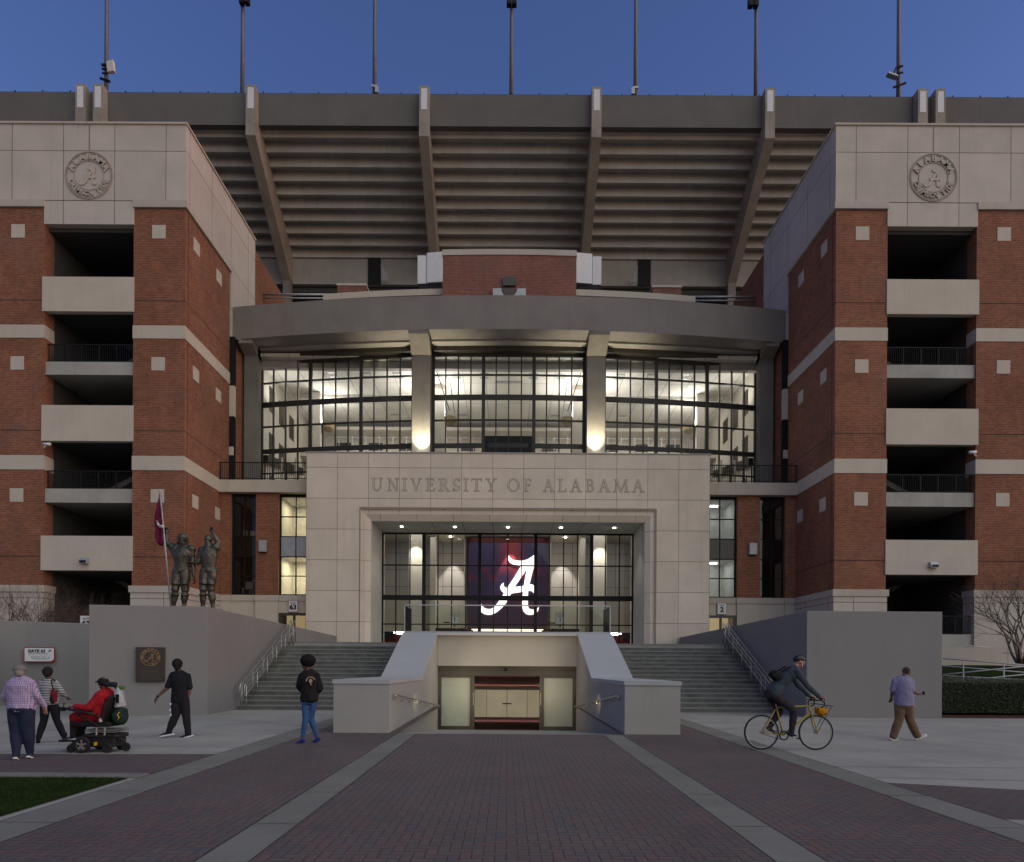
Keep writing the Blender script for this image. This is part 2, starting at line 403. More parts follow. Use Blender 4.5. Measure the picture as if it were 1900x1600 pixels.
# ---- engraved serif capitals: strokes given on a 0..1 high grid
def serif_letter(ch):
    t, h, s = .125, .055, .20   # thick stem, hair line, serif half width
    def V(x, y0=0, y1=1, w=t): return [(x-w/2,y0),(x+w/2,y0),(x+w/2,y1),(x-w/2,y1)]
    def S(x, y, w=s): 
        return [(x-w,y),(x+w,y),(x+w,y+h),(x-w,y+h)] if y<.5 else [(x-w,y-h),(x+w,y-h),(x+w,y),(x-w,y)]
    def D(x0,y0,x1,y1,w): return [(x0-w/2,y0),(x0+w/2,y0),(x1+w/2,y1),(x1-w/2,y1)]
    def arcp(cx,cy,rx,ry,a0,a1,w0,n=12):
        o=[];i_=[]
        for k in range(n+1):
            a=R(a0+(a1-a0)*k/n); w=w0*(.45+.55*abs(math.cos(a)))
            o.append((cx+rx*math.cos(a),cy+ry*math.sin(a))); i_.append((cx+(rx-w)*math.cos(a),cy+(ry-w)*math.sin(a)))
        return o+i_[::-1]
    L={
    'U':(.95,[V(.2,.3),S(.2,1),V(.78,.3,1,h),S(.78,1,.15),arcp(.46,.32,.32,.32,180,360,t)]),
    'N':(1.0,[V(.2,0,1,h),S(.2,0,.15),[(.05,1),(.05,.95),(.2,.95),(.2,1)],D(.84,0,.2,1,t*1.1),V(.86,0,1,h),S(.86,1,.15)]),
    'I':(.42,[V(.2),S(.2,0),S(.2,1)]),
    'V':(.95,[D(.48,0,.16,1,t),D(.48,0,.80,1,h),S(.16,1,.16),S(.80,1,.14)]),
    'E':(.75,[V(.2),[(0,0),(.68,0),(.68,h),(0,h)],[(0,1-h),(.66,1-h),(.66,1),(0,1)],[(.2,.49),(.55,.49),(.55,.49+h),(.2,.49+h)],[(.62,h),(.68,0),(.72,.2),(.68,.2)],[(.61,1-h),(.66,1),(.66,.82),(.63,.82)],[(.52,.42),(.55,.42),(.55,.62),(.52,.62)]]),
    'F':(.72,[V(.2),S(.2,0),[(0,1-h),(.66,1-h),(.66,1),(0,1)],[(.2,.47),(.55,.47),(.55,.47+h),(.2,.47+h)],[(.61,1-h),(.66,1),(.66,.8),(.63,.8)],[(.52,.4),(.55,.4),(.55,.6),(.52,.6)]]),
    'R':(.88,[V(.2),S(.2,0),[(0,1-h),(.42,1-h),(.42,1),(0,1)],arcp(.42,.745,.255,.255,90,-90,t),[(.2,.49),(.42,.49),(.42,.49+h),(.2,.49+h)],D(.78,0,.42,.5,t),S(.82,0,.1)]),
    'S':(.62,[arcp(.31,.74,.25,.26,40,200,t*.9),arcp(.31,.26,.27,.26,-140,20,t),[(.07,.68),(.13,.56),(.52,.36),(.58,.28),(.5,.24),(.46,.30),(.1,.5),(.05,.62)],[(.5,1),(.54,1),(.54,.78),(.51,.78)],[(.05,0),(.09,0),(.08,.24),(.05,.24)]]),
    'T':(.85,[V(.42),S(.42,0),[(.02,1-h),(.82,1-h),(.82,1),(.02,1)],[(.02,1),(.06,1),(.05,.8),(.02,.8)],[(.78,1),(.82,1),(.82,.8),(.79,.8)]]),
    'Y':(.88,[V(.44,0,.48),S(.44,0),D(.44,.46,.14,1,t),D(.44,.46,.76,1,h),S(.14,1,.16),S(.76,1,.14)]),
    'O':(1.02,[arcp(.5,.5,.47,.52,0,360,t,32)]),
    'A':(.92,[D(.16,0,.46,1,h),D(.80,0,.46,1,t),[(.27,.34),(.68,.34),(.68,.34+h),(.27,.34+h)],S(.15,0,.14),S(.81,0,.17)]),
    'L':(.75,[V(.2),S(.2,1),[(0,0),(.68,0),(.68,h),(0,h)],[(.62,h),(.68,0),(.72,.24),(.68,.24)]]),
    'B':(.78,[V(.2),[(0,0),(.42,0),(.42,h),(0,h)],[(0,1-h),(.4,1-h),(.4,1),(0,1)],[(.2,.5),(.42,.5),(.42,.5+h),(.2,.5+h)],arcp(.4,.765,.24,.235,90,-90,t),arcp(.42,.275,.28,.275,90,-90,t)]),
    'M':(1.2,[D(.14,0,.24,1,h),S(.13,0,.13),D(.6,0,.24,1,t),D(.6,0,.96,1,h),D(1.06,0,.96,1,t),S(1.06,0,.17),S(.2,1,.1),S(1.0,1,.1)]),
    }
    return L[ch]
# ================================================================== GROUND
def sheet(name, polys, z, m, kind='structure', label=None):
    mb = MB()
    for p in polys: mb.add([(x,y,z) for x,y in p], [tuple(range(len(p)))])
    o = mb.build(name, M[m]); 
    me=o.data
    tag(o, kind=kind); return o
def rect(x0,x1,y0,y1): return [(x0,y0),(x1,y0),(x1,y1),(x0,y1)]
RX=2.8; RY0=15.9
sheet('ground', [rect(-160,-RX,-60,14), rect(RX,160,-60,14), rect(-RX,RX,-60,14), rect(-160,-RX,14,140), rect(RX,160,14,140), rect(-RX,RX,14,RY0), rect(-RX,RX,60,140)], 0, 'plaza')
zb=.004
sheet('brick_path', [rect(-2.13,2.27,-8,RY0), rect(-4.6,-2.58,-8,26), rect(2.71,4.85,-8,26)], zb, 'paver')
sheet('concrete_band', [rect(-2.58,-2.13,-8,RY0), rect(2.27,2.71,-8,RY0), rect(-5.22,-4.6,-8,23.6), rect(4.85,5.38,-8,23.6)], zb, 'bandc')
# brick strips beside the lawn and on the right
sheet('brick_strip', [[(-30,9.9),(-5.22,9.85),(-5.22,12.15),(-30,9.5+1.7)], [(5.38,9.56),(7.6,8.85),(30,8.85),(30,7.3),(5.38,7.3)]], zb, 'paver')
# ramp down to the tunnel
mb=MB(); mb.quad((-RX,RY0,0),(RX,RY0,0),(RX,27.4,-1.02),(-RX,27.4,-1.02)); tag(mb.build('ramp', M['plaza']), kind='structure')
mb=MB(); mb.quad((-2.6,27.35,-1.016),(2.6,27.35,-1.016),(2.6,50,-2.27),(-2.6,50,-2.27)); tag(mb.build('tunnel_floor', M['crimsoncarpet']), kind='structure')
# seams in the paving
mb=MB()
def seam(a,b,w=.016,z=.0062):
    a=Vector((*a,z)); b=Vector((*b,z)); t=(b-a).normalized(); n=Vector((-t.y,t.x,0))*w/2
    mb.quad(a-n,b-n,b+n,a+n)
for x in (-5.222,5.382,-2.58,2.71,-2.13,2.27,-4.6,4.85): seam((x,-6),(x,RY0 if abs(x)<3 else 23.6),.014)
for y in (5.2,6.9,8.6,10.4,12.4,14.6):
    for x0,x1 in ((-2.58,-2.13),(2.27,2.71),(-5.22,-4.6),(4.85,5.38)): seam((x0,y),(x1,y),.012)
seam((5.38,11.05),(30,10.8)); seam((5.38,10.0),(30,7.6),.016); seam((-5.2,12.4),(-30,11.6)); seam((-5.2,13.1),(-30,15)) 
seam((9.0,21.4),(30,10.2)); seam((8.1,11.03),(9.1,8.9)); seam((11.3,10.98),(14,8.3)); seam((-9.6,21),(-20,14.2)); seam((-5.2,17.5),(-9.6,20.8)); seam((5.4,17.2),(9.5,21.4)); seam((-14,19.6),(-11,12))
tag(mb.build('paving_seam', M['seam']), kind='structure')
# lawn with its kerb
mb=MB(); mb.quad((-30,-8,.012),(-5.36,-8,.012),(-5.36,9.55,.012),(-30,9.55,.012)); tag(mb.build('lawn', M['turf']), kind='structure')
mb=MB(); mb.box(-30,-5.23,9.56,9.86,-.05,.03); tag(mb.build('lawn_kerb', M['bandc'], bevel=.008), kind='structure')
rg=random.Random(3)
vs=[];fs=[]
for i in range(26000):
    y=rg.uniform(5.6,9.5); x=-5.4-rg.random()**1.2*5.5
    h=rg.uniform(.02,.05); a=rg.uniform(0,6.28); w=.004; lx=rg.gauss(0,.015); ly=rg.gauss(0,.015)
    n=len(vs); c,s_=math.cos(a)*w,math.sin(a)*w
    vs+=[(x-c,y-s_,.012),(x+c,y+s_,.012),(x+lx,y+ly,.012+h)]; fs.append((n,n+1,n+2))
me=bpy.data.meshes.new('grass'); me.from_pydata(vs,[],fs)
M['grass']=plain('grass_blade',(.02,.042,.009),.9,0,.08,.45,2.5)
tag(link('grass',me,M['grass']),'short green grass of the lawn at the left of the path','grass',kind='stuff')
# raised entrance plaza behind the stairs
PZ=2.56
mb=MB(); mb.box(-9.6,9.6,28.65,41.2,2.2,PZ); tag(mb.build('upper_plaza', M['plaza']), kind='structure')
# ================================================================== STAIRS
def stairs(s, label):
    T=thing('stairway', label, 'stairs', (s*6.87,23.7,0), group='stairways beside the tunnel')
    x0,x1 = (-2.72,2.74); n=16; rise=PZ/n; run=.33
    for k in range(n):
        z=(k+1)*rise; y=k*run
        m_=MB(); m_.box(x0,x1,y,(y+run) if k<n-1 else y+.3,0,z-.04)
        m_.m=1; m_.box(x0,x1,y-.02,(y+run-.021) if k<n-1 else y+.3,z-.04+.0005,z)
        o=m_.build('step',[M['step'],M['nosing']],T)
    return T
stairs(-1,'wide grey granite stairway left of the tunnel entrance')
stairs(1,'wide grey granite stairway right of the tunnel entrance')
# ================================================================== TUNNEL ENTRANCE
T=thing('tunnel_entrance','concrete tunnel entrance with sloping cheek walls between the two stairways','entrance',(0,0,0)); REBASE.append((T,(0,16,0)))
M['cheek']=concrete('cheek_concrete',(.33,.315,.29),.06,.15)
M['coping']=concrete('coping_concrete',(.37,.375,.385),.05,.05)
for s in (-1,1):
    a,b=(s*2.8,s*4.12)
    prof=[(16,0),(22.15,0),(28.6,0),(28.6,2.78),(26.7,2.78),(22.15,1.12),(16,1.17)]
    mb=MB(); P=[]
    for X in (a,b): P+= [(X,y,z if z else -1.3) for y,z in prof]
    n=len(prof); mb.add(P,[tuple(range(n)),tuple(range(n,2*n))]+[(i,(i+1)%n,(i+1)%n+n,i+n) for i in range(n)])
    o=mb.build('cheek_wall',M['cheek'],T)
    mb=MB(); e=.025; x0,x1=sorted((a-s*e,b+s*e))
    segs=[((15.97,1.17),(22.15,1.12)),((22.15,1.12),(26.7,2.78))]
    for (y0,z0),(y1,z1) in segs:
        mb.hexa([(x0,y0,z0+.001),(x1,y0,z0+.001),(x1,y1,z1+.001),(x0,y1,z1+.001),(x0,y0,z0+.1),(x1,y0,z0+.1),(x1,y1,z1+.1),(x0,y1,z1+.1)])
    mb.build('coping',M['coping'],T)
mb=MB(); mb.box(-2.795,2.795,27.0,28.6,1.58,2.78); mb.build('lintel_wall',M['cheek'],T)
mb=MB(); mb.box(-4.15,4.15,26.705,28.62,2.79,2.9); mb.build('coping',M['coping'],T)
# door set
DY=27.3
fr=MB()
fr.box(-2.795,2.795,DY,DY+.2,1.42,1.579); fr.box(-2.795,2.795,DY+.03,DY+.17,1.18,1.42)
for s in (-1,1):
    fr.box(s*2.795,s*2.66,DY,DY+.2,-1.02,1.42); fr.box(s*1.50,s*1.32,DY+.01,DY+.19,-1.02,1.18)
    fr.box(s*2.66,s*1.50,DY+.02,DY+.18,-1.02,-.86); fr.box(s*2.66,s*1.50,DY+.02,DY+.18,1.10,1.18)
    fr.box(s*1.50,s*1.44,DY-.02,DY+.01,-1.0,1.2)
fr.build('door_frame',M['bronzealu'],T,bevel=.006)
for s in (-1,1):
    mb=MB(); mb.box(s*2.66,s*1.50,DY+.06,DY+.1,-.86,1.10); o=mb.build('sliding_door',M['frost'],T)
    mb=MB(); mb.tube([(s*1.36,DY-.03,.0),(s*1.36,DY-.03,.5)],.012); h=mb.build('handle',M['steel'],o)
# corridor behind the doors
cw=MB()
for s in (-1,1):
    cw.hexa([(s*2.62,DY+.2,-1.1),(s*2.9,DY+.2,-1.1),(s*2.9,50,-2.4),(s*2.62,50,-2.4),(s*2.62,DY+.2,1.5),(s*2.9,DY+.2,1.5),(s*2.9,50,.2),(s*2.62,50,.2)])
cw.box(-2.62,2.62,49.9,50.2,-2.4,.2)
M['corr']=panels('corridor_panel',(.66,.62,.50),1.5,8,0,0,.03)
cw.build('corridor_wall',M['corr'],T)
mb=MB(); mb.hexa([(-2.62,DY+.2,1.2),(2.62,DY+.2,1.2),(2.62,50,-.25),(-2.62,50,-.25),(-2.62,DY+.2,1.3),(2.62,DY+.2,1.3),(2.62,50,-.15),(-2.62,50,-.15)]); mb.build('corridor_ceiling',M['darkred'],T)
mb=MB(); mb.box(-2.6,2.6,27.7,27.8,1.14,1.19); mb.build('light_strip',M['darkred'],T)
mb=MB(); mb.box(-.33,.33,49.86,49.9,-1.30,-1.22); mb.build('push_bar',M['black'],T)
mb=MB(); mb.box(-.012,.012,49.86,49.9,-2.3,-.3); mb.build('door_gap',M['black'],T)
mb=MB()
for s in (-1,1): mb.box(s*2.6,s*2.2,36,49.9,-1.75,-1.5)
def handrail_wall(s):
    T=thing('wall_handrail','short steel handrail on brackets on the %s inner cheek wall of the ramp'%('left' if s<0 else 'right'),'handrail',(s*2.7,16.4,0),group='handrails on the ramp walls')
    mb=MB(); mb.tube([(-s*.0,-.05,.85),(0,.0,.90),(0,10.6,-.02),(0,10.75,-.12)],.022,10); mb.build('rail',M['steel'],T,True)
    for k in range(9):
        mb=MB(); y=.15+k*1.27; z=.9-.92*y/10.6
        mb.tube([(0,y,z-.02),(0,y,z-.07),(s*.08,y,z-.09)],.009,6); mb.tube([(s*.078,y,z-.09),(s*.095,y,z-.09)],.03,10); mb.build('bracket',M['steel'],T,True)
handrail_wall(-1); handrail_wall(1)
# camera dome over the door
T=thing('security_camera','black dome camera above the tunnel doors','camera',(-.05,27.15,1.5))
mb=MB(); mb.blob((0,-.02,-.05),(.07,.07,.07)); mb.build('dome',M['black'],T,True)
mb=MB(); mb.box(-.16,.16,-.04,.1,-.02,.03); mb.tube([(0,0,.03),(0,0,.09)],.05,12); mb.build('mount',M['bronzealu'],T)
# glass balustrade on top
T=thing('glass_balustrade','clear glass balustrade with metal top rail above the tunnel','balustrade',(0,26.95,2.9))
for k in range(4):
    x=-4.1+k*2.05
    mb=MB(); mb.box(x+.01,x+2.04,-.006,.006,.06,1.08); mb.build('glass_panel',M['glass_rail'],T)
mb=MB(); mb.box(-4.12,4.12,-.03,.03,1.085,1.125)
for s in (-1,1): mb.box(s*4.13,s*4.09,.03,1.9,1.085,1.125); mb.box(s*4.13,s*4.09,-.03,.03,0.001,1.08)
mb.build('top_rail',M['galv'],T)
mb=MB(); mb.box(-4.12,4.12,-.03,.03,.002,.06); mb.build('base_channel',M['galv'],T)
for s in (-1,1):
    mb=MB()
    for k in range(26): mb.box(s*4.115,s*4.1,.1+k*.07,.115+k*.07,.1,1.08)
    mb.box(s*4.12,s*4.095,.05,1.9,.06,.1); mb.build('side_infill',M['black'],T)
# ================================================================== PLANTER WALLS
def wall_thing(name,label,pts,base=-.1,m='stucco',group='rendered retaining walls'):
    """solid plan outline [(x,y,ztop)...]"""
    T=MB(); n=len(pts)
    vs=[(x,y,base) for x,y,z in pts]+[(x,y,z) for x,y,z in pts]
    T.add(vs,[tuple(range(n)),tuple(range(n,2*n))]+[(i,(i+1)%n,(i+1)%n+n,i+n) for i in range(n)])
    o=T.build(name,M[m],None,bevel=.02); return tag(o,label,'wall',group)
wall_thing('retaining_wall','smooth grey rendered wall under the bronze statues with a plaque on its face',
  [(-12.55,20.2,3.37),(-9.5,21.35,3.43),(-9.5,37.55,3.17),(-12.4,37.55,3.17),(-13.2,37.5,3.2)])
wall_thing('retaining_wall','smooth grey rendered wall behind the walking man in khaki trousers',
  [(9.6,21.6,3.42),(13.95,21.6,3.42),(13.95,30,3.36),(9.6+3,37.55,3.2),(9.6,37.55,3.2)])
wall_thing('retaining_wall','paler lower rendered wall at the left carrying the white gate direction sign',
  [(-19.2,24.9,3.18),(-18.3,25.6,3.18),(-12.9,27.0+.6,3.12),(-12.9,28.2,3.12),(-18.3,26.3,3.18),(-19.2,25.6,3.18)])
# railings up the stairs
def stair_rail(s,label):
    T=thing('stair_handrail',label,'handrail',(s*9.25,23.45,0),group='handrails up the stairways')
    L=5.1; H=PZ
    def zz(y): return max(0,min(H,(y-.2)*PZ/(16*.33)))
    for dx in (0,.16):
        mb=MB(); z0=.92
        mb.tube([(dx,-.08,.50),(dx,-.12,.55),(dx,-.12,z0-.08),(dx,-.05,z0),(dx,.1,z0+.03),(dx,L,zz(L)+z0),(dx,L+.25,H+z0),(dx,L+.33,H+z0-.08),(dx,L+.33,H+.02)],.021,8)
        mb.tube([(dx,-.08,.5),(dx,.1,.56),(dx,L+.3,H+.52)],.019,8)
        mb.build('rail',M['steel'],T,True)
    for k in range(6):
        y=.05+k*L/5.0
        for dx in (0,.16): mb=MB(); mb.tube([(dx,y,zz(y)-.02),(dx,y,zz(y)+.92)],.019,8); mb.build('post',M['steel'],T,True)
stair_rail(-1,'double steel handrail climbing the left stairway beside the statue wall')
stair_rail(1,'double steel handrail climbing the right stairway behind the cyclist')
# ================================================================== TOWERS
def mir(s,x0,x1): return (s*x0,s*x1)
def tower(s,Y,label):
    T=thing('brick_tower',label,'tower',(0,0,0),group='brick stair towers flanking the entrance'); REBASE.append((T,(s*21.3,Y,0)))
    IN,PI_,OP0,OP1,OUT=16.47,19.08,19.08,23.58,26.25
    b=MB()
    b.box(*mir(s,IN,PI_),Y,Y+.7,5.52,24.66)              # inner pier
    b.box(*mir(s,IN,IN+.7),Y+.7,39.7,5.52,24.66)         # side wall
    b.box(*mir(s,OP1,46),Y,Y+.7,5.52,24.66)              # outer pier
    b.box(*mir(s,IN+.15,IN+.6),39.7,50,12,28.6)          # return wall behind the cap
    b.build('brick_wall',M['brick'],T)
    d=MB()
    for z in (20.0,13.4,7.0):
        d.box(*mir(s,IN-.004,PI_),Y-.004,Y+.02,z-.02,z+.02); d.box(*mir(s,IN-.004,IN+.02),Y-.004,39.7,z-.02,z+.02)
        d.box(*mir(s,OP1,OUT),Y-.004,Y+.02,z-.02,z+.02)
    d.box(*mir(s,IN-.004,IN+.02),Y+.33,Y+.37,5.5,24.6)
    d.build('control_joint',M['darkline'],T)
    c=MB()
    c.box(*mir(s,IN-.05,46),Y-.05,Y+.9,25.05,28.9); c.box(*mir(s,IN-.05,IN+.9),Y+.9,43.5,25.05,28.9)
    c.box(*mir(s,OP0-.03,OP1+.03),Y-.04,Y+.9,23.85,25.05)
    c.box(*mir(s,IN-.05,IN+.9),39.75,43.5,20.9,25.05)
    M['cap%d'%s]=panels('cap_stone',(.47,.42,.365),2.6,2.52,s*20.04 if s>0 else -20.04,25.04,.03,.05)
    c.build('cap',M['cap%d'%s],T)
    t=MB(); t.box(*mir(s,IN-.12,46),Y-.12,Y+.9,28.9,29.0); t.box(*mir(s,IN-.12,IN+.9),Y+.9,43.52,28.9,29.0)
    t.box(*mir(s,IN-.11,OP0),Y-.11,Y+.5,24.7,25.045); t.box(*mir(s,OP1+.0,46),Y-.11,Y+.5,24.7,25.045); t.box(*mir(s,IN-.11,IN+.5),Y+.5,39.75,24.7,25.045)
    t.build('cap_trim',M['stone_trim'],T)
    for z0,z1 in ((18.08,18.74),(11.4,12.12)):
        m_=MB(); m_.box(*mir(s,IN-.03,OP0+.02),Y-.03,Y+.72,z0,z1); m_.box(*mir(s,IN-.03,IN+.6),Y+.72,39.72,z0,z1)
        m_.box(*mir(s,OP1-.02,46),Y-.03,Y+.72,z0,z1); m_.build('stone_band',M['stone'],T)
    m_=MB(); m_.box(*mir(s,IN-.04,OP0+.05),Y-.04,Y+.8,0,5.19); m_.box(*mir(s,IN-.04,IN+.7),Y+.8,39.72,0,5.19); m_.box(*mir(s,OP1-.05,46),Y-.04,Y+.8,0,5.19)
    m_.build('stone_base',M['cap%d'%s],T)
    m_=MB(); m_.box(*mir(s,IN-.1,OP0+.12),Y-.1,Y+.8,5.19,5.53); m_.box(*mir(s,IN-.1,IN+.7),Y+.8,39.74,5.19,5.53); m_.box(*mir(s,OP1-.12,46),Y-.1,Y+.8,5.19,5.53)
    m_.build('base_trim',M['stone_trim'],T)
    for z in (23.5,16.8,10.1):
        for x in (17.8,24.95):
            m_=MB(); m_.box(*mir(s,x-.34,x+.34),Y-.02,Y+.1,z-.34,z+.34); m_.build('stone_square',M['stone'],T)
        for y in (Y+1.25,Y+4.0):
            m_=MB(); m_.box(*mir(s,IN-.02,IN+.1),y-.34,y+.34,z-.34,z+.34); m_.build('stone_square',M['stone'],T)
    for z0,z1 in ((19.42,21.17),(12.85,14.66),(6.29,8.04)):
        m_=MB(); m_.box(*mir(s,OP0-.05,OP1+.1),Y-.06,Y+.25,z0,z1); m_.build('spandrel',M['stone'],T)
    for z0,z1 in ((16.27,16.93),(9.76,10.47),(2.6,3.3)):
        m_=MB(); m_.box(*mir(s,OP0,OP1),Y+.1,Y+6,z0,z1); m_.build('floor_slab',M['slab'],T)
        r=MB(); 
        for k in range(46): 
            x=OP0+.06+k*.0965; r.box(*mir(s,x,x+.018),Y+.2,Y+.218,z1+.08,z1+.9)
        for k in range(6): x=OP0+.02+k*.9; r.box(*mir(s,x,x+.05),Y+.19,Y+.24,z1,z1+.94)
        r.box(*mir(s,OP0,OP1),Y+.19,Y+.24,z1+.9,z1+.95); r.box(*mir(s,OP0,OP1),Y+.19,Y+.23,z1+.06,z1+.09)
        r.build('railing',M['black'],T)
    # interior: landings, back wall, stair flights
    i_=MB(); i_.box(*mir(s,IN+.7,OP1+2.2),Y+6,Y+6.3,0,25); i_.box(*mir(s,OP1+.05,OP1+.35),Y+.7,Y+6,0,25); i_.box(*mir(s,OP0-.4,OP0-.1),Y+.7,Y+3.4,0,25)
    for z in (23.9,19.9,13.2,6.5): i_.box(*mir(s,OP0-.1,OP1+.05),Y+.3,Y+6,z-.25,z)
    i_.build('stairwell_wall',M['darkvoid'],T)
    for k,z in enumerate((3.3,6.5,10.47,13.2,16.93,19.9)):
        if k%2: continue
        f=MB(); za,zb_=z,z+3.2; xa,xb=(OP0+.6,OP1-.9)
        f.hexa([(s*xa,Y+2.6,za+1.5),(s*xb,Y+2.6,za-.1),(s*xb,Y+3.9,za-.1),(s*xa,Y+3.9,za+1.5),(s*xa,Y+2.6,za+1.8),(s*xb,Y+2.6,za+.2),(s*xb,Y+3.9,za+.2),(s*xa,Y+3.9,za+1.8)])
        f.hexa([(s*xa,Y+4.1,za+1.5),(s*xb,Y+4.1,zb_-.1),(s*xb,Y+5.6,zb_-.1),(s*xa,Y+5.6,za+1.5),(s*xa,Y+4.1,za+1.8),(s*xb,Y+4.1,zb_+.2),(s*xb,Y+5.6,zb_+.2),(s*xa,Y+5.6,za+1.8)])
        f.build('stair_flight',M['conc_dark'],T)
        r=MB()
        r.tube([(s*xb,Y+2.5,za+1.15),(s*xa,Y+2.5,za+2.75)],.025,6); r.tube([(s*xb,Y+2.5,za+.45),(s*xa,Y+2.5,za+2.0)],.02,6)
        for q in range(9):
            x=xb+(xa-xb)*q/8; z2=za+.2+1.6*q/8; r.tube([(s*x,Y+2.5,z2),(s*x,Y+2.5,z2+.95)],.014,5)
        r.build('stair_railing',M['black'],T)
    fm,ln=MB(),MB(); roundel(fm,ln,1.21,.035,Matrix.Translation((s*21.33,Y-.05,26.3)),.006)
    e=ln.build('emblem',M['reliefline'],T); fm.build('raised_relief',M['stone'],e)
    st=MB(); st.box(s*21.33-.035,s*21.33+.035,Y-.054,Y-.049,27.55,28.85); st.build('water_stain',M['groove'],T)
    sl=MB(); sl.box(*mir(s,16.2,16.6),39.75,40.0,18.0,20.9); sl.box(*mir(s,16.2,16.6),39.75,40.0,12.3,16.2); sl.build('slot_window',M['black'],T)
    for z0,z1 in ((16.2,18.0),(13.9,14.4)):
        sl=MB(); sl.box(*mir(s,16.2,16.6),39.74,40.0,z0,z1); sl.build('slot_spandrel',M['stone'],T)
    return T
tower(-1,34.2,'tall brick and limestone stair tower at the left behind the bronze statues')
tower(1,34.0,'tall brick and limestone stair tower at the right above the hedge')
def flood(s):
    T=thing('wall_floodlight','small grey floodlight on the lowest pale spandrel of the %s tower'%('left' if s<0 else 'right'),'light',(s*21.4,34.2 if s<0 else 34,6.75),group='floodlights on the towers')
    mb=MB(); mb.hexa([(-.2,-.3,-.13),(.2,-.3,-.13),(.2,-.07,-.13),(-.2,-.07,-.13),(-.2,-.22,.16),(.2,-.22,.16),(.2,-.07,.16),(-.2,-.07,.16)]); mb.build('housing',M['galv'],T,bevel=.01)
    mb=MB(); mb.box(-.16,.16,-.305,-.29,-.1,.02,Matrix.Rotation(R(0),4,'X')); mb.build('lens',M['black'],T)
    mb=MB(); mb.box(-.06,.06,-.07,-.0,-.05,.1); mb.build('bracket',M['black'],T)
flood(-1); flood(1)
def cctv(x,y,z,s,label):
    T=thing('security_camera',label,'camera',(x,y,z),group='white cameras at the tower openings')
    mb=MB(); mb.tube([(0,0,0),(s*.16,-.12,0),(s*.22,-.14,.1)],.03,8); mb.build('arm',M['whitepaint'],T,True)
    mb=MB(); mb.tube([(s*.12,-.14,.16),(s*.5,-.2,.12)],.07,12); mb.build('camera_body',M['whitepaint'],T,True)
cctv(-23.62,34.2,12.5,1,'white bullet camera on the outer pier of the left tower')
cctv(23.62,34.0,12.3,-1,'white bullet camera on the outer pier of the right tower')
# ================================================================== WINGS between tower and portal
def glaze(T,x0,x1,y,z0,z1,nx,zs,panes,depth=.0,fw=.05,mf='black'):
    fr=MB()
    fr.box(x0,x0+fw*1.6,y-.06,y+.06,z0,z1); fr.box(x1-fw*1.6,x1,y-.06,y+.06,z0,z1)
    fr.box(x0+fw*1.6,x1-fw*1.6,y-.06,y+.06,z0,z0+fw*1.5); fr.box(x0+fw*1.6,x1-fw*1.6,y-.06,y+.06,z1-fw*3,z1)
    for k in range(1,nx):
        x=x0+(x1-x0)*k/nx; fr.box(x-fw/2,x+fw/2,y-.05,y+.05,z0+fw*1.5,z1-fw*3)
    for z in zs: fr.box(x0+fw*1.6,x1-fw*1.6,y-.045,y+.045,z-fw/2,z+fw/2)
    w=fr.build('window',M[mf],T)
    mb=MB(); mb.quad((x0,y+.01,z0),(x1,y+.01,z0),(x1,y+.01,z1),(x0,y+.01,z1)); mb.build('pane',M[panes],w)
    return w
M['wall_glow_warm']=emit('lit_room_warm',(.95,.84,.50),.42)
M['room']=plain('office_wall',(.55,.54,.50),.9)
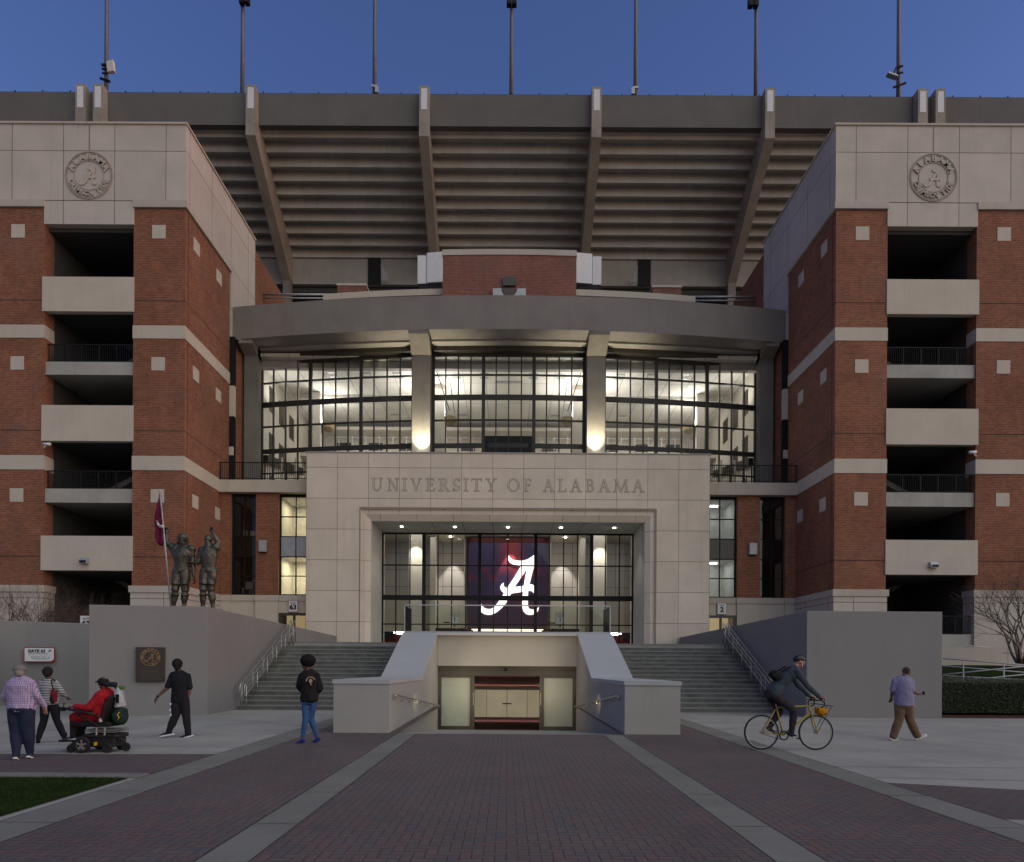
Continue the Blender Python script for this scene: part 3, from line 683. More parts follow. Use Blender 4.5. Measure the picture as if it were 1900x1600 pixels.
def wing(s,label,cool):
    T=thing('gate_wing',label,'building',(0,0,0),group='brick wings beside the portal'); REBASE.append((T,(s*13.8,38.5,PZ)))
    Y=38.5; b=MB()
    for x0,x1 in ((15.86,16.46),(13.12,14.41)): b.box(*mir(s,x0,x1),Y,Y+.5,5.54,11.36)
    b.build('brick_pier',M['brick'],T)
    c=MB(); c.box(*mir(s,11.27,16.46),Y+.25,Y+.5,4.6,5.5)
    for x0,x1 in ((15.86,16.46),(13.12,14.41)): c.box(*mir(s,x0,x1),Y-.02,Y+.24,2.56,5.2)
    c.box(*mir(s,14.41,15.86),Y+.1,Y+.25,2.56,5.5); c.box(*mir(s,11.27,13.12),Y+.1,Y+.25,4.53,5.5)
    c.build('stone_base',M['stone'],T)
    c=MB(); c.box(*mir(s,13.08,14.45),Y-.06,Y+.24,5.2,5.53);c.box(*mir(s,15.82,16.46),Y-.06,Y+.24,5.2,5.53); c.box(*mir(s,14.45,15.82),Y+.05,Y+.24,5.2,5.54); c.box(*mir(s,11.27,13.08),Y+.05,Y+.24,5.2,5.54)
    c.build('sill_course',M['stone_trim'],T)
    zs=[6.66,7.77,8.93,10.07]
    x0,x1=sorted(mir(s,14.41,15.86)); w=glaze(T,x0,x1,Y+.3,5.54,11.36,2,zs,'glass_dark')
    x0,x1=sorted(mir(s,11.27,13.12)); w2=glaze(T,x0,x1,Y+.3,5.54,11.36,2,zs,'glass')
    # rooms behind
    m_=MB(); m_.box(*mir(s,11.3,13.1),Y+2.6,Y+2.8,5.3,11.4); m_.box(*mir(s,13.1,13.3),Y+.45,Y+2.6,5.3,11.4); m_.box(*mir(s,11.1,11.28),Y+.45,Y+2.6,5.3,11.4)
    m_.box(*mir(s,11.3,13.1),Y+.45,Y+2.6,11.2,11.4);m_.box(*mir(s,11.3,13.1),Y+.45,Y+2.6,5.3,5.5); m_.box(*mir(s,11.3,13.1),Y+.36,Y+2.6,7.8,8.9)
    m_.build('room',M['room'],T)
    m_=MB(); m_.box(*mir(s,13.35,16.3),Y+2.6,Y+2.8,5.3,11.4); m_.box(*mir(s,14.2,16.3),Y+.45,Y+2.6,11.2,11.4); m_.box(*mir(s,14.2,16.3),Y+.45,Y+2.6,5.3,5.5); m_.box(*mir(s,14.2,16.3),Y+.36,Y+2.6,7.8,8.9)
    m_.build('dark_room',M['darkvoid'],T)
    m_=MB(); sp=MB(); sp.box(*mir(s,11.3,13.05),Y+.27,Y+.32,7.8,8.9); sp.build('spandrel_panel',M['galv'] if not cool else M['bronzealu'],T)
    for (zl,en) in ((11.1,11 if not cool else 6),(7.7,15 if not cool else 8)):
        x=s*12.2
        L=bpy.data.lights.new('room_lamp','AREA'); L.shape='RECTANGLE'; L.size=.5; L.size_y=.1; L.energy=en*(.5 if cool else 1.6); L.color=(1,.86,.55) if not cool else (.85,.95,.9)
        o=bpy.data.objects.new('room_lamp',L); C.objects.link(o); o.location=(x,Y+1.4,zl)
        f=MB(); f.box(x-.3,x+.3,Y+1.7,Y+1.8,zl+.02,zl+.06)
        if cool: f.build('ceiling_lamp',M['ledblue'],T)
    # table and chair seen in the dark window
    if s<0:
        f=MB()
        for dx in (0,.42): 
            for dy in (0,.4): f.box(-15.55+dx,-15.51+dx,Y+1+dy,Y+1.04+dy,5.5,6.0)
        f.box(-15.57,-15.07,Y+.98,Y+1.45,5.98,6.03); f.box(-15.55,-15.11,Y+1.4,Y+1.44,6.03,6.45); f.build('cafe_chair',M['whitepaint'],T)
        f=MB(); f.tube([(-14.65,Y+1.2,5.5),(-14.65,Y+1.2,6.45)],.03); f.tube([(-14.65,Y+1.2,6.45),(-14.65,Y+1.2,6.49)],.33,16); f.build('cafe_table',M['whitepaint'],T)
        f=MB(); f.box(-14.95,-14.5,Y+.6,Y+.9,8.92,9.3); f.box(-15.35,-15.15,Y+.6,Y+.8,8.92,9.35); f.build('stored_box',M['cream'],T)
    # door under the bright window
    d=MB(); x0,x1=11.3,13.1
    d.box(*mir(s,x0,x1),Y+.1,Y+.22,4.38,4.53)
    for x in (x0+.03,x0+.9,x1-.1): d.box(*mir(s,x-.03,x+.09),Y+.1,Y+.22,2.56,4.38)
    dd=d.build('door_frame',M['bronzealu'],T)
    d=MB(); d.box(*mir(s,x0,x1),Y+.16,Y+.17,2.56,4.38); d.build('pane',M['glass_dark'],dd)
    d=MB(); d.box(*mir(s,x0,x1),Y+1.5,Y+1.6,2.56,4.5); d.build('vestibule_wall',M['wall_glow_warm'],T)  # wall glows by emission, standing in for lamplight in the vestibule
    d=MB(); d.box(*mir(s,14.45,15.8),Y+.05,Y+.098,2.56,4.25); d.build('side_door',M['bronzealu'],T)
    # balcony
    sl=MB(); sl.box(*mir(s,11.27,16.44),Y-.25,42.3,11.36,12.05); sl.build('balcony_slab',M['stone_trim'],T)
    return T
wing(-1,'brick gate wing left of the limestone portal with one warmly lit window bay',False)
wing(1,'brick gate wing right of the limestone portal with cool lit office windows',True)
def balcony_rail(s,label):
    T=thing('balcony_railing',label,'railing',(s*11.3,38.35,12.05),group='balcony railings')
    r=MB(); L=5.15
    r.box(0,s*L,-.025,.025,.98,1.03); r.box(0,s*L,-.02,.02,.08,.12)
    for k in range(42): r.box(s*(.06+k*.1225),s*(.08+k*.1225),-.01,.01,.12,.98)
    r.build('pickets',M['black'],T)
    for k in range(5): p=MB(); p.box(s*(.02+k*1.26),s*(.07+k*1.26),-.026,.026,0,1.03+.001); p.build('post',M['black'],T)
balcony_rail(-1,'black picket railing on the balcony left of the portal'); balcony_rail(1,'black picket railing on the balcony right of the portal')
def gate_sign(x,y,z,num,label):
    T=thing('gate_sign',label,'sign',(x,y,z),group='square white gate number signs')
    mb=MB(); mb.box(-.27,.27,-.03,0,-.33,.33); mb.build('backing',M['crimson'],T)
    mb=MB(); mb.box(-.25,.25,-.036,-.03,-.31,.31); mb.build('face',M['whitepaint'],T)
    mb=MB(); put_text(mb,'GATE',.12,Matrix.Translation((0,-.04,.19))); put_text(mb,num,.40,Matrix.Translation((0,-.04,-.06)),.012); mb.build('lettering',M['black'],T)
gate_sign(-12.25,38.52,4.9,'63','white square sign reading GATE 63 over the left wing door')
gate_sign(12.25,38.52,4.9,'2','white square sign reading GATE 2 over the right wing door')
gate_sign(*at(161,1157,27.9),'63','white gate sign partly hidden behind the lower left wall')
def wall_box(s):
    T=thing('wall_light','rectangular grey wall light on the brick pier of the %s wing'%('left' if s<0 else 'right'),'light',(s*13.95,38.5,8.3),group='wall lights on the wings')
    mb=MB(); mb.box(-.22,.22,-.25,-.02,-.33,.33); mb.build('housing',M['galv'],T,bevel=.02)
    mb=MB(); mb.box(-.18,.18,-.22,-.05,-.36,-.33); mb.build('lens',M['black'],T)
wall_box(-1); wall_box(1)
# ================================================================== PORTAL
T=thing('entrance_portal','large pale limestone portal with engraved lettering around a tall glazed entrance','building',(0,37.6,2.56))
def kid(mb,name,m,par=None,**k):
    par=par or T
    o=mb.build(name,M[m],par,**k); o.matrix_parent_inverse=Matrix.Translation(par.location).inverted() if par.type=='EMPTY' else Matrix.Identity(4); return o
Y=37.6; W=11.27; TOP=13.40; OX=8.23; OZ=10.28
mb=MB()
mb.box(-W,-OX,Y,Y+4.6,2.4,TOP); mb.box(OX,W,Y,Y+4.6,2.4,TOP); mb.box(-OX,OX,Y,Y+4.6,OZ,TOP)
kid(mb,'portal_wall','portal')
mb=MB(); mb.box(-W-.04,W+.04,Y-.04,Y+4.64,TOP+.001,TOP+.07); kid(mb,'coping','conc')
# splayed surround
IX=7.70; IZ=9.68; fr=MB()
def ring4(a,b):  # a,b: (halfwidth, top, y)
    (x0,z0,y0),(x1,z1,y1)=a,b
    fr.quad((-x0,y0,2.4),(-x0,y0,z0),(-x1,y1,z1),(-x1,y1,2.4)); fr.quad((x0,y0,2.4),(x0,y0,z0),(x1,y1,z1),(x1,y1,2.4))
    fr.quad((-x0,y0,z0),(x0,y0,z0),(x1,y1,z1),(-x1,y1,z1))
ring4((OX,OZ,Y+.0),(OX-.03,OZ-.03,Y+.12)); ring4((OX-.03,OZ-.03,Y+.12),(OX-.25,OZ-.25,Y+.12)); ring4((OX-.25,OZ-.25,Y+.12),(IX,IZ,Y+.34))
kid(fr,'surround','portal',recalc=False)
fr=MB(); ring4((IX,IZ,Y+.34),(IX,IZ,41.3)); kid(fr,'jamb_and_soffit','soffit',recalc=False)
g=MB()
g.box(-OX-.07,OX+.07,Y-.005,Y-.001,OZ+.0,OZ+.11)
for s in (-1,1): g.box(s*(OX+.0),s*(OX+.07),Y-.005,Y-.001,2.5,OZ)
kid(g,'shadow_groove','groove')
# lettering
PX=[('U',175,238),('N',262,325),('I',345,372),('V',390,452),('E',475,525),('R',545,605),('S',622,665),('I',683,708),('T',725,783),('Y',805,862),('O',922,992),('F',1013,1055),('A',1118,1178),('L',1200,1250),('A',1268,1328),('B',1355,1402),('A',1422,1485),('M',1505,1590),('A',1608,1672)]
back=MB(); face=MB()
for ch,a,b in PX:
    w,st=serif_letter(ch); x0=((a/2.9625+630)-943)*Y/1250; x1=((b/2.9625+630)-943)*Y/1250
    for q,p in enumerate(st):
        pts=[(x0+px/w*(x1-x0),11.30+py*.70) for px,py in p]
        back.prism(offset2(pts,.02),-(.004+q*.0009),Matrix.Translation((0,Y,0)))
        face.prism(offset2(pts,-.004),-(.016+q*.0009),Matrix.Translation((0,Y,0)))
lo=kid(back,'lettering','groove'); kid(face,'letter_face','stone',lo)
# downlights in the soffit
for k in range(5):
    x=(-6.22,-3.11,0,3.11,6.22)[k]
    mb=MB(); mb.tube([(x,39.4,IZ-.03),(x,39.4,IZ-.002)],.07,12); kid(mb,'downlight','lit')
# glazing of the portal
SY=41.3; n=18; xs=[-7.7+15.4*k/n for k in range(n+1)]; thick=(3,7,11,15)
sc_=thing('entrance_screen','dark framed glass curtain wall inside the portal with eighteen narrow bays','window',(0,SY,PZ))
mb=MB()
for k,x in enumerate(xs):
    w=.10 if k in thick else (.045 if k not in (0,n) else .05); d=.12 if k in thick else .07
    if k==0: mb.box(x,x+.09,SY-d,SY+d,PZ,IZ)
    elif k==n: mb.box(x-.09,x,SY-d,SY+d,PZ,IZ)
    else: mb.box(x-w,x+w,SY-d,SY+d,PZ,IZ) if k in thick else mb.box(x-w*.7,x+w*.7,SY-d,SY+d,PZ,IZ)
kid(mb,'mullion','black',sc_)
mb=MB(); mb.box(-7.69,7.69,SY-.09,SY+.09,5.56,5.86); kid(mb,'main_transom','black',sc_)
mb=MB()
for z in (7.70,4.08): mb.box(-7.69,7.69,SY-.065,SY+.065,z-.035,z+.035)
mb.box(-7.69,7.69,SY-.08,SY+.08,IZ-.09,IZ); mb.box(-7.69,7.69,SY-.08,SY+.08,PZ,PZ+.08)
kid(mb,'transom','black',sc_)
for k in range(n):
    mb=MB(); mb.quad((xs[k]+.03,SY,PZ+.05),(xs[k+1]-.03,SY,PZ+.05),(xs[k+1]-.03,SY,IZ-.05),(xs[k]+.03,SY,IZ-.05)); kid(mb,'glass_pane','glass',sc_)
# ---- lobby behind
L_=thing('lobby','brightly lit entrance lobby with panelled walls behind the portal glass','interior',(0,44,PZ))
mb=MB(); mb.box(-9.6,-9.3,42.21,48.7,PZ,10.4); mb.box(9.3,9.6,42.21,48.7,PZ,10.4); mb.box(-9.6,-2.8,48.4,48.7,4.2,10.4); mb.box(2.8,9.6,48.4,48.7,4.2,10.4); mb.box(-2.8,2.8,48.4,48.7,4.25,10.4)
mb.box(-9.6,-7.7,41.42,42.2,PZ,10.4); mb.box(7.7,9.6,41.42,42.2,PZ,10.4)
kid(mb,'lobby_wall','lobbywall',L_)
mb=MB(); mb.box(-9.6,9.6,41.42,48.7,10.4,10.7); kid(mb,'ceiling','cream',L_)
mb=MB(); mb.box(-9.6,9.6,41.21,57,2.3,PZ-.003); kid(mb,'lobby_floor','slab',L_)
for s in (-1,1):
    mb=MB(); mb.box(*mir(s,5.55,6.45),44.0,44.9,PZ,10.4); kid(mb,'pilaster','cream',L_)
    mb=MB(); mb.box(*mir(s,4.95,5.3),46.0,48.4,PZ,10.4); kid(mb,'fin_wall','cream',L_)
    mb=MB(); mb.box(*mir(s,2.82,2.98),46.1,48.4,4.2,10.4); kid(mb,'fin_wall','cream',L_)
    mb=MB(); mb.box(*mir(s,2.8,9.5),48.2,48.39,4.2,6.3); kid(mb,'pale_wall','cream',L_)
    for x,y in ((6.0,43.2),(3.9,46.2),(3.7,47.0)):
        if x==3.7: continue
        mb=MB(); mb.tube([(s*x,y,10.36),(s*x,y,10.399)],.11,12); kid(mb,'downlight','lit',L_)
# lower warm concourse: side fittings, led strips
mb=MB(); mb.box(-9.6,9.6,56.6,57,PZ,4.2); kid(mb,'concourse_wall','crimson',L_)
mb=MB(); mb.box(-9.6,9.6,48.7,57,4.2,4.4); kid(mb,'concourse_ceiling','darkred',L_)
for k in range(4):
    mb=MB(); mb.box(-2.6,2.6,49.0+k*2.0,49.12+k*2.0,4.17,4.199); kid(mb,'led_strip','ledstrip',L_)
for s in (-1,1):
    for q in range(2):
        mb=MB(); mb.tube([(s*(8.0)+.75*math.cos(a*math.pi/12),52+1.2*q+.75*math.sin(a*math.pi/12),4.05) for a in range(24)],.04,6,closed=True); kid(mb,'ring_lamp','ledblue',L_)
    mb=MB(); mb.box(*mir(s,7.0,9.2),50.0,50.2,PZ,3.5); kid(mb,'red_counter','crimson',L_)
    mb=MB(); mb.box(*mir(s,3.0,4.9),46.0,46.1,3.9,4.1); mb.box(*mir(s,3.0,3.1),46,46.1,PZ,4.1); mb.box(*mir(s,3.9,4.0),46,46.1,PZ,4.1);mb.box(*mir(s,4.8,4.9),46,46.1,PZ,4.1); kid(mb,'inner_door_frame','black',L_)
    mb=MB(); mb.box(*mir(s,6.5,9.3),46.9,47.1,3.9,4.2) ; kid(mb,'soffit_strip','cream',L_)
def lobby_sign(s,let):
    t=thing('gate_sign','white framed lobby sign reading GATE 1 %s'%let,'sign',(s*3.6,46.0,4.75),group='framed gate signs in the lobby')
    mb=MB(); mb.box(-.33,.33,-.02,.0,-.33,.33); mb.build('frame',M['galv'],t)
    mb=MB(); mb.box(-.30,.30,-.026,-.02,-.30,.30); mb.build('face',M['whitepaint'],t)
    mb=MB(); put_text(mb,'GATE',.13,Matrix.Translation((0,-.03,.19))); put_text(mb,'1',.40,Matrix.Translation((0,-.03,-.06)),.008); put_text(mb,let,.26,Matrix.Translation((0,-.01,-.46)),.006); mb.build('lettering',M['black'],t)
    mb=MB(); mb.box(-.75,-.33,-.01,.01,-.30,-.22) if s<0 else mb.box(-.75,-.33,-.01,.01,-.30,-.22); mb.build('side_sign',M['black'],t)
    mb=MB(); mb.box(-.35,.35,0.02,.08,-.55,.5); mb.build('hanger',M['cream'],t)
lobby_sign(-1,'A'); lobby_sign(1,'B')
# mural with the lit A
def mural_mat():
    t=NT('mural_print'); v=t.pos(); s=t.node('ShaderNodeSeparateXYZ'); t.ln(v,s.inputs[0])
    x,z=s.outputs[0],s.outputs[2]
    n1=t.ramp(t.noise(v,.55,4,.6,(1,1,.8)),.50,.72)
    cc=t.mix(n1,(.045,.032,.095),(.12,.018,.05))
    cx=t.ramp(t.math('ABSOLUTE',t.math('SUBTRACT',x,.2)),.2,1.0,1,0); cc=t.mix(t.math('MULTIPLY',cx,t.ramp(z,7.6,8.4,0,.8)),cc,(.30,.035,.035))
    red=t.math('MULTIPLY',t.ramp(z,7.2,7.7,0,1),t.ramp(z,8.6,7.9,0,1)); rn=t.ramp(t.noise(v,1.1,3),.4,.6)
    cc=t.mix(t.math('MULTIPLY',red,rn),cc,(.24,.025,.045))
    n2=t.ramp(t.noise(v,9,5,.8,(1,1,1)),.45,.65,0,.8)
    low=t.ramp(z,6.6,6.2,0,1); cc=t.mix(t.math('MULTIPLY',low,n2),cc,(.17,.045,.085))
    top=t.ramp(z,9.93,9.96,0,1); cc=t.mix(top,cc,(.06,.005,.005))
    t.col(cc); return t.set(.55,0,.3)
M['mural']=mural_mat()
t=thing('mural','tall crimson and indigo mural carrying a glowing white script A','mural',(0,46.0,4.2))
mb=MB(); mb.box(-2.68,2.73,46.0,46.08,4.22,10.28); kid(mb,'mural_panel','mural',t)
mb=MB(); script_a(mb,(1233-1028)*0+4.08,.08,Matrix.Translation((.16,45.98,7.06))); 
kid(mb,'script_letter','logo',t)
# ================================================================== ROTUNDA (curved glass hall)
T=thing('glass_rotunda','curved glass hall with dark grid of panes under a bowed concrete ring beam','building',(0,40,12))
def arc_solid(mb,y0,y1,k,x0,x1,z0,z1,n=28):
    vs=[];fs=[]
    for i in range(n+1):
        x=x0+(x1-x0)*i/n; a=y0+x*x/k; b=y1+x*x/k
        vs+=[(x,a,z0),(x,a,z1),(x,b,z1),(x,b,z0)]
    for i in range(n):
        for j in range(4): fs.append((4*i+j,4*i+(j+1)%4,4*i+4+(j+1)%4,4*i+4+j))
    fs+=[(3,2,1,0),(4*n,4*n+1,4*n+2,4*n+3)]
    mb.add(vs,fs)
K=182.0
mb=MB(); arc_solid(mb,38.5,39.7,K,-16.43,16.43,20.82,22.75,40); kid(mb,'ring_beam','beam')
mb=MB(); arc_solid(mb,38.9,40.6,K,-16.4,16.4,21.6,21.9); kid(mb,'roof_slab','conc_dark')
mb=MB(); arc_solid(mb,40.3,40.9,K,-15.9,15.9,20.45,21.6); kid(mb,'inner_beam','bronzealu')
mb=MB(); arc_solid(mb,39.75,40.3,K,-15.9,15.9,20.72,20.86); kid(mb,'light_ledge','conc')
def cols():
    for s in (-1,1):
        mb=MB(); mb.box(*mir(s,4.66,5.74),40.0,41.3,12.05,20.82); kid(mb,'column','conc_col')
        mb=MB(); x0,x1=sorted(mir(s,4.62,5.78)); mb.hexa([(x0,38.65,20.6),(x1,38.65,20.6),(x1,40.0,20.0),(x0,40.0,20.0),(x0,38.65,20.82),(x1,38.65,20.82),(x1,40.0,20.82),(x0,40.0,20.82)]); kid(mb,'corbel','conc_col')
        mb=MB(); mb.box(*mir(s,15.2,16.02),40.8,41.4,12.05,20.8); kid(mb,'end_column','conc_col')
        mb=MB(); x0,x1=sorted(mir(s,15.2,16.02)); mb.hexa([(x0,39.9,20.6),(x1,39.9,20.6),(x1,41.4,20.0),(x0,41.4,20.0),(x0,39.9,20.815),(x1,39.9,20.815),(x1,41.4,20.815),(x0,41.4,20.815)]); kid(mb,'end_corbel','conc_dark')
        mb=MB(); a,b=(16.46,40.0),(15.92,42.0)
        mb.add([(s*a[0],a[1],12.05),(s*b[0],b[1],12.05),(s*b[0],b[1],20.9),(s*a[0],a[1],20.9),(s*(a[0]+.3),a[1]+.02,12.05),(s*(b[0]+.4),b[1],12.05),(s*(b[0]+.4),b[1],20.9),(s*(a[0]+.3),a[1]+.02,20.9)],[(0,1,2,3),(4,5,6,7),(0,1,5,4),(1,2,6,5),(2,3,7,6),(3,0,4,7)])
        kid(mb,'return_wall','brick')
cols()
KG=158.0; GY=40.75
def gp(x): return GY+x*x/KG
bays=[(-15.5,-5.8),(-4.58,4.58),(5.8,15.5)]
M['hallframe']=plain('hall_frame',(.02,.019,.016),.5)
for bi,(x0,x1) in enumerate(bays):
    n=12; xs=[x0+(x1-x0)*k/n for k in range(n+1)]
    fr=MB()
    for k,x in enumerate(xs):
        w=.10 if k in (4,8) else .036
        if k in (0,n): w=.10
        y=gp(x); fr.box(x-w,x+w,y-.09,y+.09,12.05,20.45)
    w_=kid(fr,'bay_window','hallframe')
    tr=MB()
    for z,h in ((19.15,.038),(17.80,.15),(16.42,.038),(14.88,.13),(13.5,.038),(12.15,.1),(20.38,.12)):
        arc_solid(tr,GY-.07,GY+.07,KG,x0,x1,z-h,z+h,12)
    kid(tr,'transom','hallframe',w_)
    for k in range(n):
        g=MB(); a,b=xs[k],xs[k+1]; g.quad((a,gp(a),12.1),(b,gp(b),12.1),(b,gp(b),20.4),(a,gp(a),20.4)); kid(g,'pane','glass',w_)
    if bi==1:
        g=MB(); g.box(xs[4]+.1,xs[8]-.1,GY-.06,GY-.02,14.2,15.45); kid(g,'dark_spandrel','black',w_)
# hall interior
H=thing('upper_hall','brightly lit upper hall with tiled ceiling seen through the curved glass','interior',(0,45,12))
mb=MB(); mb.box(-15.5,15.5,41.2,47.0,20.42,20.6); mb.box(-15.5,15.5,47.0,53.6,20.2,20.6); kid(mb,'ceiling','ceil',H)
mb=MB(); mb.box(-15.5,15.5,41.75,42.15,19.95,20.42); kid(mb,'bulkhead','conc',H)
mb=MB(); mb.box(-15.5,15.5,53.3,53.6,12,20.2); kid(mb,'back_wall','cream',H)
mb=MB(); mb.box(-15.5,15.5,51.6,53.3,19.55,19.8); kid(mb,'rear_soffit','cream',H)
mb=MB(); mb.box(-15.5,15.5,42.3,53.6,11.7,12.0); kid(mb,'hall_floor','slab',H)
mb=MB(); mb.box(-15.5,15.5,50.2,53.3,17.1,17.5); kid(mb,'mezzanine','cream',H)
for s in (-1,1):
    mb=MB(); mb.box(*mir(s,15.5,15.7),42.6,53.6,12,20.6); kid(mb,'side_wall','cream',H)
    for (y,z) in ((43.6,15.0),(45.5,14.9),(43.6,18.0),(45.5,17.8),(47.6,17.6),(43.7,12.3),(45.6,12.3)):
        mb=MB(); mb.box(*mir(s,15.47,15.499),y,y+1.0,z,z+1.6); kid(mb,'side_window','bronzealu',H)
    mb=MB(); mb.hexa([(s*15.49,42.6,14.3),(s*15.2,42.6,14.3),(s*15.2,50,15.6),(s*15.49,50,15.6),(s*15.49,42.6,14.8),(s*15.2,42.6,14.8),(s*15.2,50,16.1),(s*15.49,50,16.1)]); kid(mb,'stair_stringer','bronzealu',H)
    mb=MB(); mb.box(*mir(s,13.0,13.8),46.5,47.2,12,20.4); kid(mb,'pier','cream',H)
    mb=MB(); mb.box(*mir(s,4.3,5.3),45.2,46.0,12,20.4); kid(mb,'pier','cream',H)
    for x,y in ((3.95,45.5),(12.6,47.0),(6.0,45.5)):
        mb=MB(); mb.tube([(s*x,y,17.85),(s*x,y,18.0),(s*x,y,18.28)],[.25,.42,.46],16); kid(mb,'uplight_bowl','woodshade',H)
    mb=MB(); mb.tube([(s*3.9,44.8,20.4),(s*3.6,45.4,18.3)],.025,6); mb.tube([(s*4.6,42.2,20.2),(s*3.9,44.5,18.4)],.03,6); kid(mb,'tie_rod','black',H)
mb=MB()
for s in (-1,1):
    for x in (1.6,3.4,7.2,9.2,11.4):
        for y in (43.5,44.15): mb.box(s*x-.28,s*x+.28,y-.13,y+.13,20.405,20.419)
    for x in (3.4,8.5): mb.box(s*x-.3,s*x+.3,50.0,50.3,20.185,20.199)
mb.box(-.9,.9,44.6,44.9,20.405,20.419); kid(mb,'ceiling_vent','galv',H)
mb=MB()
for x in (-13,-10.5,-8,-3.2,3.2,8,10.5,13): mb.box(x-.55,x+.55,53.25,53.29,18.0,19.1)
kid(mb,'wall_screen','bronzealu',H)
mb=MB()
for k in range(30): x=-14.6+k*1.0; mb.box(x-.025,x+.025,50.1,50.16,17.5,18.6)
mb.box(-14.8,14.8,50.1,50.16,18.46,18.49); kid(mb,'mezzanine_rail','galv',H)
mb=MB()
for k in range(34): x=-14.6+k*.885; mb.box(x-.05,x+.05,43.4,43.5,12.0,14.9)
kid(mb,'glowing_post','cream',H)
# column uplights
for s in (-1,1):
    t=thing('column_uplight','black uplight box on the portal roof lighting the %s concrete column'%('left' if s<0 else 'right'),'light',(s*5.12,39.45,13.48),group='uplights at the column feet')
    mb=MB(); mb.box(-.36,.36,-.25,.25,0,.42); mb.build('housing',M['black'],t,bevel=.02)
    mb=MB(); mb.box(-.3,.3,-.2,.2,.421,.43); mb.build('lens',M['lit'],t)
# ================================================================== BRICK DRUM behind the ring beam
T=thing('brick_drum','red brick drum with stone coping rising behind the concrete ring beam','building',(0,44,22))
mb=MB(); arc_solid(mb,43.2,43.8,K,-4.29,4.29,21.9,27.9,12); kid(mb,'centre_wall','brick2')
mb=MB(); arc_solid(mb,43.15,43.9,K,-4.33,4.33,27.9,28.26,12); kid(mb,'coping','stone_trim')
for s in (-1,1):
    x0,x1=sorted(mir(s,4.3,12.35)); mb=MB(); arc_solid(mb,43.9,44.4,K,x0,x1,21.9,25.75,12); kid(mb,'side_wall','brick2')
    mb=MB(); arc_solid(mb,43.85,44.5,K,x0,x1,25.75,26.15,12); kid(mb,'coping','stone')
    mb=MB(); mb.box(*mir(s,10.0,12.0),47,48.5,24,28.0); kid(mb,'turret','brick2')
    mb=MB(); mb.box(*mir(s,9.95,12.05),46.95,48.55,28.0,28.15); kid(mb,'turret_coping','stone_trim')
mb=MB(); mb.box(-.42,.42,43.0,43.16,25.85,26.4); kid(mb,'vent_box','bronzealu')
mb=MB(); mb.box(-1.05,1.05,42.9,43.12,25.0,25.6); kid(mb,'louvre_panel','galv')
mb=MB(); mb.prism([(.5*math.cos(a),.5*math.sin(a)) for a in [math.pi+math.pi*k/12 for k in range(13)]],-.03,Matrix.Translation((0,42.89,25.58))); kid(mb,'half_disc','bronzealu')
for s in (-1,1):
    t=thing('screen_panel','pair of pale upright panels on the %s side of the brick drum'%('left' if s<0 else 'right'),'panel',(s*5.85,47.5,28.4),group='pale panels beside the brick drum')
    mb=MB(); mb.box(s*-1.2,s*-.05,-.15,.15,.03,2.15,Matrix.Rotation(R(s*8),4,'Z')); mb.build('large_panel',M['whitepaint'],t,bevel=.03)
    mb=MB(); mb.box(s*.0,s*.62,-.1,.1,0,2.0); mb.build('narrow_panel',M['whitepaint'],t,bevel=.02)
    mb=MB(); mb.box(s*-1.1,s*.55,-.1,.1,-2.5,-.0); mb.build('stand',M['black'],t)
    r=thing('pipe_rail','pale horizontal pipe rail bridging the gap by the %s tower'%('left' if s<0 else 'right'),'railing',(s*14.3,45.5,26.3),group='pipe rails beside the drum')
    mb=MB(); mb.tube([(-2.3,0,.25),(2.3,0,.25)],.07,8); mb.build('rail',M['galv'],r,True); mb=MB(); mb.tube([(-2.3,0,0),(2.3,0,0)],.05,8); mb.build('lower_rail',M['galv'],r,True)
# ================================================================== UPPER DECK
T=thing('upper_deck','dark concrete upper seating deck with stepped underside rising above the entrance','stand',(0,50,34))
mb=MB(); mb.box(-85,85,50,50.5,41.57,43.93); kid(mb,'rim_parapet','conc_rim')
mb=MB(); mb.tube([(-85,50.1,43.99),(85,50.1,43.99)],.035,6)
for k in range(84): mb.box(-84+k*2.05,-83.94+k*2.05,50.05,50.11,43.93,44.12)
kid(mb,'lightning_cable','black')
mb=MB(); P=[(50.5,41.9),(50.5,41.57)]
y,z=50.8,41.3; 
for k in range(11):
    P+=[(y,z+.30 if k==0 else zp),(y,z)] if k else [(y,41.57),(y,z)]
    P+=[(y+.18,z),(y+.18,z+.28)]
    zp=z+.28; y+=.8; z-=.52
P+=[(y-.3,zp),(y-.3,zp+1.5)]
prof=P
vs=[];fs=[]; n=len(prof)
for X in (-85,85): vs+=[(X,a,b) for a,b in prof]
for i in range(n-1): fs.append((i,i+1,i+1+n,i+n))
mb.add(vs,fs); kid(mb,'seating_soffit','conc_soffit',recalc=False)
mb=MB(); mb.quad((-85,50.25,43.93),(85,50.25,43.93),(85,59,37.9),(-85,59,37.9)); kid(mb,'seating_top','conc_rim',recalc=False)
mb=MB(); mb.box(-85,85,58.2,58.6,34.4,38.2); kid(mb,'vomitory_wall','conc')
mb=MB(); mb.box(-85,85,60.5,61,0,37.9); mb.box(-85,85,58.6,66,33.9,34.3); kid(mb,'concourse_back','darkvoid')
for s in (-1,1):
    mb=MB(); mb.box(*mir(s,11.1,12.2),58.1,58.19,34.4,36.9); kid(mb,'doorway','black')
    mb=MB()
    for q in range(5): mb.tube([(s*(10.9-.12*q),57.6,34.4),(s*(10.9-.12*q),57.6,35.6-.22*q)],.03,5)
    mb.tube([(s*11.0,57.6,35.7),(s*10.2,57.6,34.5)],.035,5); kid(mb,'step_rail','galv')
